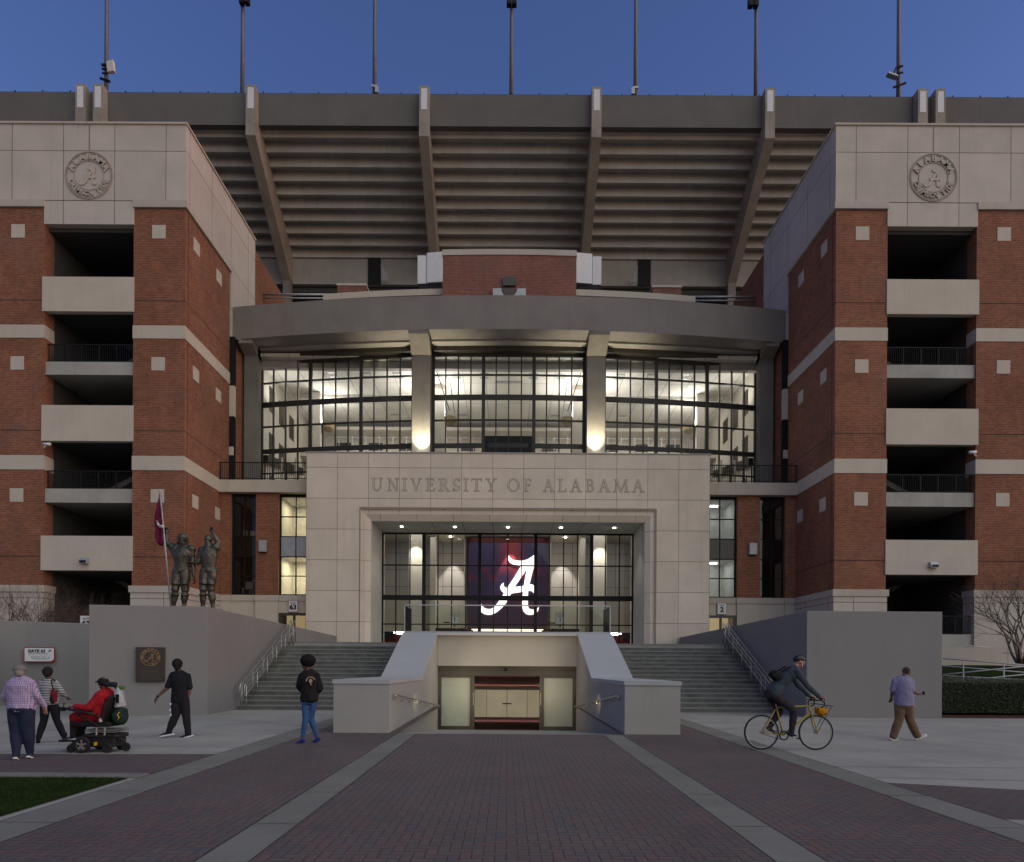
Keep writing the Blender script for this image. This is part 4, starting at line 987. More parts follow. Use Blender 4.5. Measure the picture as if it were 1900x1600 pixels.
def raker(X,w=.36):
    mb=MB(); p=[(49.4,44.05),(50.6,44.05),(50.6,41.7),(58.4,37.2),(58.4,34.4),(57.6,34.4),(49.4,40.35)]
    n=len(p); vs=[(X-w,a,b) for a,b in p]+[(X+w,a,b) for a,b in p]
    mb.add(vs,[tuple(range(n)),tuple(range(n,2*n))]+[(i,(i+1)%n,(i+1)%n+n,i+n) for i in range(n)])
    r=kid(mb,'raker','conc_rake')
    mb=MB(); mb.box(X-w*.62,X+w*.62,49.38,49.399,42.3,43.85); kid(mb,'patched_face','whitepaint',r)
    mb=MB(); mb.box(X-w*.9,X+w*.9,57.62,58.19,20,34.4); kid(mb,'support_column','conc_dark')
for X in (-6.33,6.33,-19.05,19.05,-30.25,-31.55,30.25,31.55,-44,44,-57,57): raker(X)
# floodlight masts along the rim
def mast(X,kind,label):
    t=thing('light_pole',label,'pole',(X,51.5,43.6),group='tall steel poles along the stadium rim')
    mb=MB(); mb.tube([(0,0,0),(0,0,14)],[.16,.12],10); mb.build('pole',M['pole'],t,True); n0=len(KIDS[t.name])
    if kind in ('box','boxr','boxl'):
        dx={'box':0,'boxr':.25,'boxl':-.35}[kind]
        mb=MB(); mb.box(-.38+dx,.0-.03+dx,-.5,-.1,6.35,7.0); mb.box(.03+dx,.38+dx,-.5,-.1,6.35,7.0); mb.build('lamp_head',M['black'],t,bevel=.03)
        mb=MB(); mb.tube([(-.3+dx,-.2,7.0),(-.2+dx,-.1,7.15),(.3+dx,-.2,7.0)],.03,5); mb.build('yoke',M['black'],t)
    elif kind=='flood':
        mb=MB(); mb.hexa([(.35,-.5,1.2),(.95,-.6,1.2),(.95,-.35,1.15),(.35,-.3,1.15),(.25,-.5,2.0),(.85,-.6,2.05),(.85,-.35,2.0),(.25,-.3,2.0)]); mb.build('lamp_head',M['cream'],t,bevel=.04)
        mb=MB(); mb.box(-.25,.45,-.25,-.12,1.9,2.05); mb.tube([(-.35,-.2,.95),(.4,-.2,.7)],.09,6); mb.box(-.22,.22,-.22,-.14,1.6,1.75);mb.box(-.22,.22,-.22,-.14,1.3,1.4); mb.build('bracket',M['black'],t)
    elif kind=='floodr':
        mb=MB(); mb.hexa([(-1.1,-.6,1.35),(-.35,-.6,1.1),(-.35,-.2,1.1),(-1.1,-.2,1.35),(-1.1,-.6,1.5),(-.35,-.6,1.25),(-.35,-.2,1.25),(-1.1,-.2,1.5)]); mb.build('lamp_head',M['galv'],t,bevel=.03)
        mb=MB(); mb.tube([(-.6,-.3,1.4),(-.3,-.2,2.1),(.1,-.2,2.2)],.07,6); mb.box(-.2,.25,-.22,-.14,1.7,1.8); mb.box(-.2,.25,-.22,-.14,2.2,2.3); mb.tube([(-.5,-.2,.6),(.45,-.2,.95)],.08,6); mb.build('bracket',M['black'],t)
    else:
        k=1 if kind=='smallr' else -1
        mb=MB(); mb.box(k*.1,k*.35,-.3,-.1,1.1,1.55); mb.box(-.2,.2,-.2,-.1,1.6,1.75); mb.build('lamp_head',M['galv'],t)
    for c_ in KIDS[t.name][n0:]:
        for v_ in c_.data.vertices: v_.co.z += (1.75 if 'box' in kind else 1.55 if 'flood' in kind else .4)
mast(-30.9,'flood','leftmost rim pole with a pale floodlight hanging low on its right')
mast(-20.5,'boxr','second rim pole from the left with a dark double lamp near its top')
mast(-10.4,'smallr','third rim pole from the left with a tiny fitting right of its foot')
mast(0.05,'box','middle rim pole with a dark double lamp centred above the portal')
mast(9.55,'smalll','third rim pole from the right with a tiny fitting left of its foot')
mast(18.75,'boxl','second rim pole from the right with a dark double lamp near its top')
mast(29.65,'floodr','rightmost rim pole with a flat floodlight low on its left')
# ================================================================== FIGURES
def fuse(mb, name, mats, parent, voxel=.012, smooth=4, fold=0.0, fs=9.0, seed=0, cut=None):
    fold*=1.35
    me=mb.mesh(name,True); t=bpy.data.objects.new('tmp',me); scene.collection.objects.link(t)
    r=t.modifiers.new('r','REMESH'); r.mode='VOXEL'; r.voxel_size=voxel
    s_=t.modifiers.new('s','SMOOTH'); s_.factor=.5; s_.iterations=smooth
    dg=bpy.context.evaluated_depsgraph_get(); m2=bpy.data.meshes.new_from_object(t.evaluated_get(dg)); bpy.data.objects.remove(t); bpy.data.meshes.remove(me)
    m2.name=name; m2.materials.clear()
    if fold:
        N=[0.0]*(3*len(m2.vertices)); m2.vertices.foreach_get('normal',N); CO=[0.0]*len(N); m2.vertices.foreach_get('co',CO)
        for i in range(len(m2.vertices)):
            p=Vector(CO[3*i:3*i+3]); q=noise.noise(Vector((p.x*fs+seed,p.y*fs,p.z*fs*.55)))+.5*noise.noise(Vector((p.x*fs*2.3,p.y*fs*2.3+seed,p.z*fs*1.6)))
            CO[3*i]+=N[3*i]*q*fold; CO[3*i+1]+=N[3*i+1]*q*fold; CO[3*i+2]+=N[3*i+2]*q*fold
        m2.vertices.foreach_set('co',CO); m2.update()
    return link(name,m2,mats,parent,True)
def V3(p): return Vector(p)
def arm_pts(a,b,k,n=2): a,b=V3(a),V3(b); return [a+(b-a)*i/n for i in range(n+1)]
def limb(mb,a,b,r0,r1,n=14,bulge=0.0):
    a,b=V3(a),V3(b); m=[(r0+(r1-r0)*t)*(1+bulge*math.sin(math.pi*min(1,t*1.4))) for t in (0,.25,.5,.75,1)]
    mb.tube([a+(b-a)*t for t in (0,.25,.5,.75,1)],m,n); mb.blob(a,r0*.99,12,8); mb.blob(b,r1*.99,12,8)
def torso(mb,J,g=0.0,lo=0.0,hi=1.0,belly=0):
    ax=(V3(J['sr'])-V3(J['sl'])).normalized(); hx=(V3(J['hr'])-V3(J['hl'])).normalized()
    pel=(V3(J['hl'])+V3(J['hr']))/2; nk=V3(J['neck']); W=J['w']
    sp=[pel+Vector((0,0,-.03)),pel+(nk-pel)*.14,pel+(nk-pel)*.38,pel+(nk-pel)*.62,pel+(nk-pel)*.84,pel+(nk-pel)*.97]
    f=Vector(J['face_body']).normalized(); b=W.get('belly',0)
    for i,k in ((1,.5),(2,1),(3,.6)): sp[i]=sp[i]+f*b*k
    rr=[(W['hip'][0]+g,W['hip'][1]+g),(W['hip'][0]+g,W['hip'][1]+g),(W['waist'][0]+g,W['waist'][1]+g),(W['chest'][0]+g,W['chest'][1]+g),(W['chest'][0]*.92+g,W['chest'][1]*.85+g),(W['chest'][0]*.45+g,W['chest'][1]*.55+g)]
    a=int(lo); mb.tube(sp[a:],rr[a:],20,ref=ax)
    mb.blob(sp[a],(rr[a][0]*.9,rr[a][1]*.9,.05))
    k=W['chest'][0]/.17
    for q in ('sl','sr'):
        s_=V3(J[q]); mb.tube([nk+Vector((0,0,-.005)),nk.lerp(s_,.45)+Vector((0,0,-.012)),s_+Vector((0,0,-.02))],[(.055*k+g,.050*k+g),(.062*k+g,.062*k+g),(.060*k+g*.6,.06*k+g*.6)],12,ref=(0,0,1))
        c=sp[3].lerp(s_,.62); mb.blob((c.x,c.y,min(c.z,s_.z-.07*k)),(.085*k+g,.085*k+g,.12*k+g))
    return sp
def hand(mb,w,d,n,S=1.0,curl=.5,spread=0.0,side=1,point=False):
    w=V3(w); d=V3(d).normalized(); n=V3(n); n=(n-d*n.dot(d)).normalized(); a=d.cross(n)*side
    mb.tube([w-d*.01*S,w+d*.03*S,w+d*.085*S],[(.015*S,.026*S),(.016*S,.038*S),(.014*S,.040*S)],10,ref=n)
    for k,(off,L) in enumerate(((-.030,.070),(-.010,.080),(.010,.075),(.029,.058))):
        c=curl*(.0 if (point and k==0) else (1.9 if point else 1)); p=w+d*.082*S+a*off*S; pts=[p]; dr=d.copy(); seg=L*S/3
        for j in range(3):
            ang=c*(.45+.25*j); dr=(dr*math.cos(ang)+n*math.sin(ang)).normalized(); p=p+dr*seg; pts.append(p)
        mb.tube(pts,[.0095*S,.009*S,.0082*S,.0065*S],7)
    p=w+d*.025*S-a*.032*S; dr=(d*.75-a*.55+n*.3).normalized(); pts=[w+d*.02*S-a*.015*S,p,p+dr*.03*S,p+dr*.03*S+(d*.9+n*.4).normalized()*.028*S]
    mb.tube(pts,[.014*S,.0125*S,.0105*S,.0075*S],7)
def head(mb,c,f,up=(0,0,1),S=1.0):
    c=V3(c); f=V3(f).normalized(); up=V3(up); up=(up-f*up.dot(f)).normalized(); x=f.cross(up)
    Q=Matrix((x,f,up)).transposed()
    L=lambda a,b,z: c+x*a*S+f*b*S+up*z*S
    mb.blob(L(0,-.012,.022),(.077*S,.094*S,.098*S),16,12,rot=Q); mb.blob(L(0,.022,-.055),(.056*S,.062*S,.062*S),14,10,rot=Q)
    mb.blob(L(0,.062,-.092),(.026*S,.022*S,.020*S),10,8,rot=Q)
    mb.tube([L(0,.088,.022),L(0,.108,-.018),L(0,.094,-.03)],[.010*S,.016*S,.011*S],8)
    for s in (-1,1):
        mb.blob(L(s*.03,.083,.035),(.024*S,.012*S,.009*S),8,6,rot=Q); mb.blob(L(s*.03,.078,.012),(.013*S,.013*S,.009*S),8,6,rot=Q)
        mb.blob(L(s*.079,-.008,-.005),(.010*S,.020*S,.030*S),8,6,rot=Q)
    mb.blob(L(0,.084,-.055),(.024*S,.012*S,.006*S),8,6,rot=Q); mb.blob(L(0,.082,-.067),(.020*S,.012*S,.007*S),8,6,rot=Q)
    return Q
SKIN={}
def skin(k,c):
    if k not in SKIN: SKIN[k]=plain('skin_'+k,c,.55,var=.08,local=True)
    return SKIN[k]
def cloth(name,c,var=.12,rough=.85): return plain(name,c,rough,0,.15,var,14,.002,True,90)
def body(T,J,sk,S=1.0,legs=True,hands=(1,1),curl=(.45,.45),hn=None,point=(False,False),extra=None,forearm=1.0):
    if J['face_body'][2]>-.5:
        for k_ in ('sl','sr'): q_=J[k_]; J[k_]=(q_[0]*.95,q_[1],q_[2]-.03)
    mb=MB(); torso(mb,J)
    mb.tube([V3(J['neck'])-Vector((0,0,.04)),V3(J['neck'])+ (V3(J['head'])-V3(J['neck']))*.6],[.062*S,.054*S],14)
    for q,(s_,e_,w_) in enumerate((('sl','el','wl'),('sr','er','wr'))):
        limb(mb,J[s_],J[e_],.056*S,.042*S,bulge=.08); limb(mb,J[e_],J[w_],.042*S,.027*S,bulge=.14)
    for h_,k_,a_ in (('hl','kl','al'),('hr','kr','ar')):
        t=J.get('thick',1.0); limb(mb,J[h_],J[k_],.088*S*t,.058*S*t,bulge=.05); limb(mb,J[k_],J[a_],.057*S*t,.038*S,bulge=.22)
    o=fuse(mb,'body',sk,T,.012,3)
    mb=MB(); head(mb,J['head'],J['f'],J.get('up',(0,0,1)),S)
    hd=fuse(mb,'tmph',sk,None,.0065,3)
    mb=MB()
    for q,(e_,w_) in enumerate((('el','wl'),('er','wr'))):
        if hands[q]:
            d=V3(J[w_])-V3(J[e_]); 
            if hn and hn[q] and len(hn[q])==2: d=V3(hn[q][1])
            hand(mb,J[w_],d,(hn[q][0] if hn and hn[q] else (0,1,0)),S,curl[q],side=1 if q else -1,point=point[q])
    bm=bmesh.new(); bm.from_mesh(o.data); bm.from_mesh(hd.data)
    if mb.v:
        m3=mb.mesh('h'); bm.from_mesh(m3)
    for f in bm.faces: f.smooth=True; f.material_index=0
    bm.to_mesh(o.data); bm.free(); bpy.data.objects.remove(hd)
    # eyes
    return o
def lerp(a,b,t): a,b=V3(a),V3(b); return a+(b-a)*t
def shirt(T,J,name,mat,g=.018,sleeve=1.0,S=1.0,hem=1,fold=.007,seed=0,voxel=.012,cuff=.0,loose=.014):
    mb=MB(); sp=torso(mb,J,g,lo=hem-1 if hem>=1 else 0)
    for s_,e_,w_ in (('sl','el','wl'),('sr','er','wr')):
        mb.blob(J[s_],(.068*S+g*.4,)*3)
        if sleeve<=.6: limb(mb,J[s_],lerp(J[s_],J[e_],sleeve/.5*.9),.062*S+g*.5,.058*S+loose*.7)
        else:
            limb(mb,J[s_],J[e_],.062*S+g*.5,.052*S+loose*.6); limb(mb,J[e_],lerp(J[e_],J[w_],(sleeve-.5)*1.9),.052*S+loose*.6,.036*S+loose*.6)
    mb.tube([V3(J['neck'])-Vector((0,0,.03)),V3(J['neck'])+Vector((0,0,.035))],[.075*S,.062*S],14)
    return fuse(mb,name,mat,T,voxel,3,fold,9,seed)
def pants(T,J,name,mat,g=.018,S=1.0,fold=.008,seed=3,ankle=1.0,taper=.02,top=.12,thick=1.0):
    mb=MB(); ax=(V3(J['hr'])-V3(J['hl'])).normalized(); pel=(V3(J['hl'])+V3(J['hr']))/2; W=J['w']; nk=V3(J['neck']); up=(nk-pel).normalized()
    mb.tube([pel-up*.09,pel-up*.02,pel+up*top],[(W['hip'][0]*.8+g,W['hip'][1]*.8+g),(W['hip'][0]+g,W['hip'][1]+g),(W['hip'][0]*.97+g*.8,W['hip'][1]*.95+g*.8)],20,ref=ax)
    for h_,k_,a_ in (('hl','kl','al'),('hr','kr','ar')):
        t=J.get('thick',1.0)*thick
        limb(mb,J[h_],J[k_],.092*S*t+g,.064*S*t+g,bulge=.04); limb(mb,J[k_],lerp(J[k_],J[a_],ankle),.063*S*t+g,.040*S+taper,bulge=.08)
    return fuse(mb,name,mat,T,.012,3,fold,8,seed)
def shoe(T,a,t,name,mat,sole=None,S=1.0,high=0.0):
    """a ankle joint, t toe point; both on the foot"""
    a,t=V3(a),V3(t); d=(t-a); d.z=0 if abs(d.z)<.03 else d.z
    d.normalize(); up=Vector((0,0,1)); up=(up-d*up.dot(d)).normalized(); x=d.cross(up)
    h=a-up*.075*S-d*.05*S
    mb=MB(); L=.26*S
    pts=[h+up*.03*S,h+d*.05*S+up*.04*S,h+d*.12*S+up*.035*S,h+d*.19*S+up*.025*S,h+d*L*.97+up*.02*S]
    mb.tube(pts,[(.03*S,.030*S),(.042*S,.037*S),(.036*S,.042*S),(.026*S,.046*S),(.016*S,.030*S)],14,ref=up)
    mb.tube([a+up*(.01+high),a-up*.04*S],[.044*S,.046*S],12)
    o=fuse(mb,name,mat,T,.009,3)
    if sole is not None:
        mb=MB(); z0=-.002; 
        P=[(-.03,-.03),(.05,-.036),(.13,-.036),(.19,-.046),(.24,-.036),(.262,-.012),(.262,.012),(.24,.036),(.19,.046),(.13,.036),(.05,.036),(-.03,.03),(-.045,0)]
        vs=[h+d*p*S+x*q*S-up*.012*S for p,q in P]+[h+d*p*S+x*q*S+up*.014*S for p,q in P]; n=len(P)
        mb.add(vs,[tuple(range(n)),tuple(range(n,2*n))]+[(i,(i+1)%n,(i+1)%n+n,i+n) for i in range(n)]); mb.build('sole',sole,o)
    return o
def person(label,x,y,D,group=None):
    p=at(x,y,D); return thing('person',label,'person',(p.x,D,0),0,group)
WH=M['whitepaint']
# ---- man in checked shirt, walking away at the far left
def check_mat():
    t=NT('checked_cotton'); v=t.obj(); s=t.node('ShaderNodeSeparateXYZ'); t.ln(v,s.inputs[0])
    a=t.math('PINGPONG',t.math('MULTIPLY',s.outputs[0],1.0),.014); b=t.math('PINGPONG',s.outputs[2],.014)
    m=t.math('MAXIMUM',t.ramp(a,.0015,.004,1,0),t.ramp(b,.0015,.004,1,0))
    t.col(t.mix(m,(.42,.35,.50),(.16,.09,.20))); return t.set(.85,0,.15)
W_=dict
T=person('heavyset man in pale checked shirt and flat cap walking away at far left',38.8,1400,11.33)
S=.93
J=dict(head=(-.055,.02,1.485),f=(-.8,.55,-.05),neck=(0,0,1.345),sl=(-.19,0,1.30),sr=(.175,0,1.30),el=(-.295,.02,1.06),er=(.265,.02,1.06),wl=(-.285,.14,.88),wr=(.29,.16,.88),
  hl=(-.085,0,.86),hr=(.085,0,.86),kl=(-.10,.03,.45),kr=(.075,.06,.45),al=(-.065,-.02,.085),ar=(.045,.16,.085),face_body=(-.2,1,0),w=W_(hip=(.195,.15),waist=(.205,.17),chest=(.195,.15),belly=.05),thick=1.25)
body(T,J,skin('fair',(.42,.23,.17)),S,hn=[((0,1,0),(.05,.1,-1)),((0,1,0),(0,.1,-1))])
shirt(T,J,'shirt',check_mat(),.032,1.0,S,1,.010,1)
pants(T,J,'trousers',cloth('navy_twill',(.022,.028,.055)),.020,S,.007,5,thick=1.05,top=.04)
shoe(T,J['al'],(-.16,.18,.02),'shoe',cloth('grey_mesh',(.06,.06,.07)),WH,S); shoe(T,J['ar'],(.0,.36,.02),'shoe',cloth('grey_mesh_b',(.06,.06,.07)),WH,S)
mb=MB(); mb.blob((-.045,.02,1.525),(.105,.105,.075),16,10); mb.tube([(-.09,.05,1.535),(-.155,.10,1.505)],[(.012,.07),(.008,.05)],12,ref=(0,0,1)); fuse(mb,'flat_cap',cloth('tweed_cap',(.17,.16,.155)),T,.009,3)
mb=MB(); mb.blob((-.035,.0,1.475),(.082,.085,.07),14,10); mb.blob((-.02,-.03,1.44),(.07,.05,.05)); fuse(mb,'hair',cloth('grey_hair',(.22,.19,.18)),T,.009,2,.002,40)
mb=MB(); mb.box(-.02,.02,-.02,.02,0,.15,Matrix.Translation((-.33,.16,.80))@Matrix.Rotation(.7,4,'Y')); mb.build('phone',M['black'],T)
# ---- woman in striped top with red and black bag
def stripe_mat():
    t=NT('striped_jersey'); v=t.obj(); s=t.node('ShaderNodeSeparateXYZ'); t.ln(v,s.inputs[0])
    z=t.math('ADD',s.outputs[2],t.math('MULTIPLY',t.noise(v,4,2),.03)); a=t.math('PINGPONG',z,.0165)
    t.col(t.mix(t.ramp(a,.0075,.0095),(.02,.02,.025),(.50,.50,.49))); return t.set(.85,0,.15)
T=person('woman in a black and white striped top and black trousers carrying a shoulder bag',90.5,1379,13.66)
S=.92
J=dict(head=(-.035,.01,1.43),f=(-.55,.8,0),neck=(0,0,1.27),sl=(-.15,0,1.24),sr=(.145,0,1.235),el=(-.165,-.01,1.0),er=(.235,.03,1.03),wl=(-.165,.05,.755),wr=(.23,.2,.92),
  hl=(-.075,0,.82),hr=(.085,0,.82),kl=(-.115,.02,.46),kr=(.12,.06,.46),al=(-.18,-.05,.085),ar=(.215,.16,.10),face_body=(-.2,1,0),w=W_(hip=(.165,.125),waist=(.115,.10),chest=(.14,.11)),thick=.98)
body(T,J,skin('deep',(.10,.052,.035)),S,hn=[((1,0,0),(-.1,.1,-1)),None])
shirt(T,J,'striped_top',stripe_mat(),.02,.85,S,1,.007,4,loose=.02)
pants(T,J,'trousers',cloth('black_cotton',(.012,.012,.016)),.012,S,.004,2,ankle=.9,top=.02)
for q,a_,t_ in ((0,'al',(-.30,.12,.02)),(1,'ar',(.16,.35,.02))):
    shoe(T,J[a_],t_,'ankle_boot',cloth('black_leather',(.013,.012,.012)),None,S,.09)
mb=MB(); mb.blob((-.03,-.005,1.455),(.092,.10,.098),14,10); mb.blob((-.02,-.03,1.40),(.07,.07,.06)); fuse(mb,'hair',cloth('short_black_hair',(.02,.016,.015)),T,.009,2,.008,40)
B=thing('shoulder_bag','black and red shoulder bag on the woman in the striped top','bag',(T.location.x+.155,T.location.y-.10,.90))
mb=MB(); mb.blob((0,0,.06),(.055,.05,.15),12,10); mb.box(-.045,.05,-.04,.04,-.06,.1); fuse(mb,'bag_body',cloth('red_leather',(.16,.01,.02)),B,.01,3,.004)
mb=MB(); mb.blob((-.01,.0,.0),(.058,.054,.10),12,10); fuse(mb,'bag_base',cloth('black_leather_b',(.012,.012,.012)),B,.01,3)
mb=MB(); mb.tube([(.02,-.03,.18),(-.01,-.035,.30),(-.035,.0,.39),(-.03,.05,.40),(.0,.09,.3)],(.004,.012) and .011,6); mb.build('strap',cloth('strap_leather',(.013,.013,.013)),B,True)
# ---- man in black walking left
T=person('man in black polo and knitted cap striding left past the bronze plaque',333,1368,14.84)
S=1.0
J=dict(head=(-.075,.03,1.585),f=(-.6,.75,-.05),neck=(-.01,.0,1.435),sl=(-.175,.02,1.40),sr=(.175,0,1.38),el=(-.245,-.05,1.10),er=(.215,.02,1.08),wl=(-.435,-.12,.895),wr=(.165,.02,.845),
  hl=(-.075,.0,.86),hr=(.085,.0,.86),kl=(-.07,-.03,.50),kr=(.13,.03,.47),al=(-.205,-.05,.14),ar=(.165,.06,.09),face_body=(-.5,.85,0),w=W_(hip=(.165,.125),waist=(.155,.12),chest=(.175,.125)),thick=1.0)
body(T,J,skin('brown',(.13,.065,.045)),S,hn=[((.6,.6,0),(-.45,-.1,-.9)),((-1,0,0),(-.25,0,-1))],curl=(.55,.6))
shirt(T,J,'polo_shirt',cloth('black_pique',(.013,.013,.016)),.022,.5,S,1,.007,7)
pt=pants(T,J,'tracksuit_trousers',cloth('black_jersey',(.017,.016,.02)),.024,S,.010,9,taper=.028)
for z,x in ((.74,-.145),(.61,-.155),(.50,-.14)):
    mb=MB(); mb.blob((x,-.115+.0,z),(.02,.012,.028),10,8); mb.build('white_patch',WH,pt,True)
shoe(T,J['al'],(-.42,-.10,.10),'shoe',cloth('navy_mesh',(.018,.02,.04)),WH,S*1.02); shoe(T,J['ar'],(-.10,-.02,.02),'shoe',cloth('navy_mesh_b',(.018,.02,.04)),WH,S*1.02)
mb=MB(); mb.blob((-.06,.01,1.625),(.105,.115,.115),16,12); mb.blob((-.05,-.01,1.54),(.075,.08,.07)); fuse(mb,'knitted_cap',cloth('black_knit',(.014,.013,.015)),T,.01,2,.008,30)
mb=MB(); mb.tube([(-.42,-.115,.912),(-.433,-.119,.896)],.034,10); mb.build('wristband',M['black'],T,True)
# ---- woman with afro
T=person('woman with a big afro in a black bomber jacket, blue jeans and blue shoes',573,1379,13.9)
S=.97
J=dict(head=(-.06,.0,1.635),f=(-.9,.35,0),neck=(-.015,.01,1.475),sl=(-.15,0,1.42),sr=(.155,0,1.41),el=(-.225,.03,1.17),er=(.215,.03,1.13),wl=(-.12,.16,1.04),wr=(.1,.18,1.02),
  hl=(-.07,.0,.90),hr=(.085,.0,.90),kl=(-.055,-.03,.51),kr=(.025,.05,.51),al=(-.115,-.06,.09),ar=(.15,.10,.10),face_body=(-.45,.9,0),w=W_(hip=(.150,.125),waist=(.125,.11),chest=(.155,.12)),thick=.88)
body(T,J,skin('deep',(.1,.05,.035)),S,hands=(0,0))
jk=shirt(T,J,'bomber_jacket',cloth('black_nylon',(.014,.013,.013)),.035,1.0,S,1,.012,12,loose=.035)
cm=plain('jacket_crest',(.34,.25,.19),.8); mb=MB()
TX=Matrix.Translation((.085,-.185,1.285))@Matrix.Rotation(R(12),4,'Z')
pts=[(.085*math.cos(R(a)),.085*math.sin(R(a))) for a in range(20,200,15)]; mb.tube([(x,-0.0,z) for x,z in pts],.011,6,TX)
mb.prism([(-.03,-.03),(-.035,.03),(0,.05),(.035,.03),(.03,-.02),(.005,-.035),(.02,-.08),(-.01,-.08),(-.005,-.04)],.02,TX); mb.build('back_crest',cm,jk)
pants(T,J,'jeans',cloth('blue_denim',(.035,.085,.20),.25),.010,S,.005,15,ankle=.86,taper=.008,top=.05)
blu=cloth('royal_canvas',(.02,.035,.20))
shoe(T,J['al'],(-.34,-.02,.02),'shoe',blu,None,S*.98); shoe(T,J['ar'],(-.06,.15,.0),'shoe',blu,None,S*.98)
rg=random.Random(5); mb=MB(); mb.blob((-.035,.02,1.70),(.155,.15,.135),16,12)
for i in range(70):
    a=rg.uniform(0,6.28); b=rg.uniform(-.8,1.4); mb.blob((-.035+.14*math.cos(a)*math.cos(b),.02+.125*math.sin(a)*math.cos(b),1.70+.115*math.sin(b)),rg.uniform(.02,.034),6,5)
fuse(mb,'afro_hair',cloth('afro_black',(.011,.009,.009)),T,.01,1,.006,45)
# ---- man in khakis on the right looking at phone
T=person('man in lavender polo and khaki trousers walking right, looking down at his hand',1676,1374,15.08)
S=.96
J=dict(head=(.075,.03,1.535),f=(.75,.2,-.55),up=(.5,.1,.85),neck=(-.005,.0,1.405),sl=(-.165,.05,1.36),sr=(.135,-.03,1.355),el=(-.21,.05,1.11),er=(.13,-.10,1.11),wl=(-.19,.15,.94),wr=(.30,-.07,1.035),
  hl=(-.075,.0,.80),hr=(.085,.0,.80),kl=(-.10,.0,.44),kr=(.14,.0,.46),al=(-.225,.0,.085),ar=(.31,.0,.12),face_body=(.8,.55,0),w=W_(hip=(.165,.145),waist=(.165,.145),chest=(.165,.14),belly=.02),thick=1.05)
body(T,J,skin('brown',(.12,.06,.045)),S,hn=[None,((0,-.3,1),(1,.1,-.05))],curl=(.5,.7))
shirt(T,J,'polo_shirt',cloth('lavender_pique',(.20,.19,.29)),.034,.5,S,1,.009,22,loose=.025)
pants(T,J,'khaki_trousers',cloth('khaki_twill',(.145,.09,.055)),.024,S,.010,25,taper=.042,top=.02)
shoe(T,J['al'],(-.02,.02,.02),'shoe',cloth('white_leather',(.4,.4,.4)),WH,S); shoe(T,J['ar'],(.48,.0,.19),'shoe',cloth('white_leather_b',(.4,.4,.4)),WH,S)
mb=MB(); mb.blob((.072,.028,1.56),(.083,.088,.085),14,10); fuse(mb,'cropped_hair',cloth('cropped_black',(.05,.035,.03)),T,.009,2)
mb=MB(); mb.box(.40,.415,-.10,-.03,1.02,1.10); mb.build('phone',M['black'],T)
# ================================================================== BICYCLE AND RIDER
bp=at(1463,1390,13.25); BX=bp.x; BY=13.25
T=thing('bicycle','yellow framed bicycle with an orange bag on its front rack, ridden to the right','bicycle',(BX,BY,0))
RW=.345; XR,XF=-.535,.535
rub=plain('tyre_rubber',(.012,.012,.012),.8); yel=plain('yellow_enamel',(.33,.24,.04),.4); 
for X in (XR,XF):
    mb=MB(); mb.tube([(X+(RW-.016)*math.cos(k*math.pi/24),0,RW+(RW-.016)*math.sin(k*math.pi/24)) for k in range(48)],.016,8,closed=True); wh=mb.build('wheel',rub,T,True)
    mb=MB(); mb.tube([(X+(RW-.04)*math.cos(k*math.pi/24),0,RW+(RW-.04)*math.sin(k*math.pi/24)) for k in range(48)],.011,6,closed=True); mb.build('rim',M['galv'],wh,True)
    mb=MB()
    for k in range(28):
        a=k*2*math.pi/28; s=1 if k%2 else -1; mb.tube([(X+.02*math.cos(a+1),s*.03,RW+.02*math.sin(a+1)),(X+(RW-.045)*math.cos(a),0,RW+(RW-.045)*math.sin(a))],.0016,4)
    mb.build('spokes',M['steel'],wh); mb=MB(); mb.tube([(X,-.05,RW),(X,.05,RW)],.022,10); mb.build('hub',M['steel'],wh,True)
BB=(-.11,0,.285); ST=(-.24,0,.83); HT=(.39,0,.87); HB=(.42,0,.74)
mb=MB(); mb.tube([ST,HT],.016,10); mb.tube([BB,HB],.019,10); mb.tube([BB,ST],.016,10); mb.tube([HT,(.435,0,.68)],.021,10)
for s in (-1,1): mb.tube([ST,(XR,s*.06,RW)],.008,8); mb.tube([(-.13,s*.03,.285),(XR,s*.06,RW)],.010,8)
mb.build('frame',yel,T,True)
mb=MB()
for s in (-1,1): mb.tube([(.435,s*.03,.70),(.47,s*.055,.6),(XF,s*.055,RW)],[.014,.013,.009],8)
mb.build('fork',yel,T,True)
mb=MB(); mb.tube([ST,(-.265,0,.92)],.013,8); mb.build('seat_post',M['steel'],T,True)
mb=MB(); mb.tube([(-.40,0,.935),(-.30,0,.945),(-.14,0,.935)],[(.02,.075),(.02,.055),(.014,.02)],10,ref=(0,0,1)); mb.build('saddle',M['black'],T,True)
mb=MB(); mb.tube([HT,(.38,0,.95),(.46,0,.99)],.014,8); mb.tube([(.46,-.2,.99),(.46,.2,.99)],.013,8)
for s in (-1,1): mb.tube([(.46,s*.2,.99),(.54,s*.21,.99),(.60,s*.215,.95),(.60,s*.22,.88),(.53,s*.22,.85)],.013,8)
mb.build('handlebar',M['black'],T,True)
mb=MB(); mb.tube([(.47,-.10,.92),(.83,-.10,.87)],.008,6); mb.tube([(.47,.10,.92),(.83,.10,.87)],.008,6)
for k in range(5): mb.tube([(.5+k*.08,-.10,.915-k*.011),(.5+k*.08,.10,.915-k*.011)],.006,6)
mb.tube([(.80,-.09,.87),(XF,-.06,RW)],.006,6); mb.tube([(.80,.09,.87),(XF,.06,RW)],.006,6); mb.build('front_rack',M['black'],T,True)
mb=MB(); mb.ring(.07,.095,.012,Matrix.Translation((BB[0],-.05,BB[2])),28); ch=mb.build('crankset',M['black'],T)
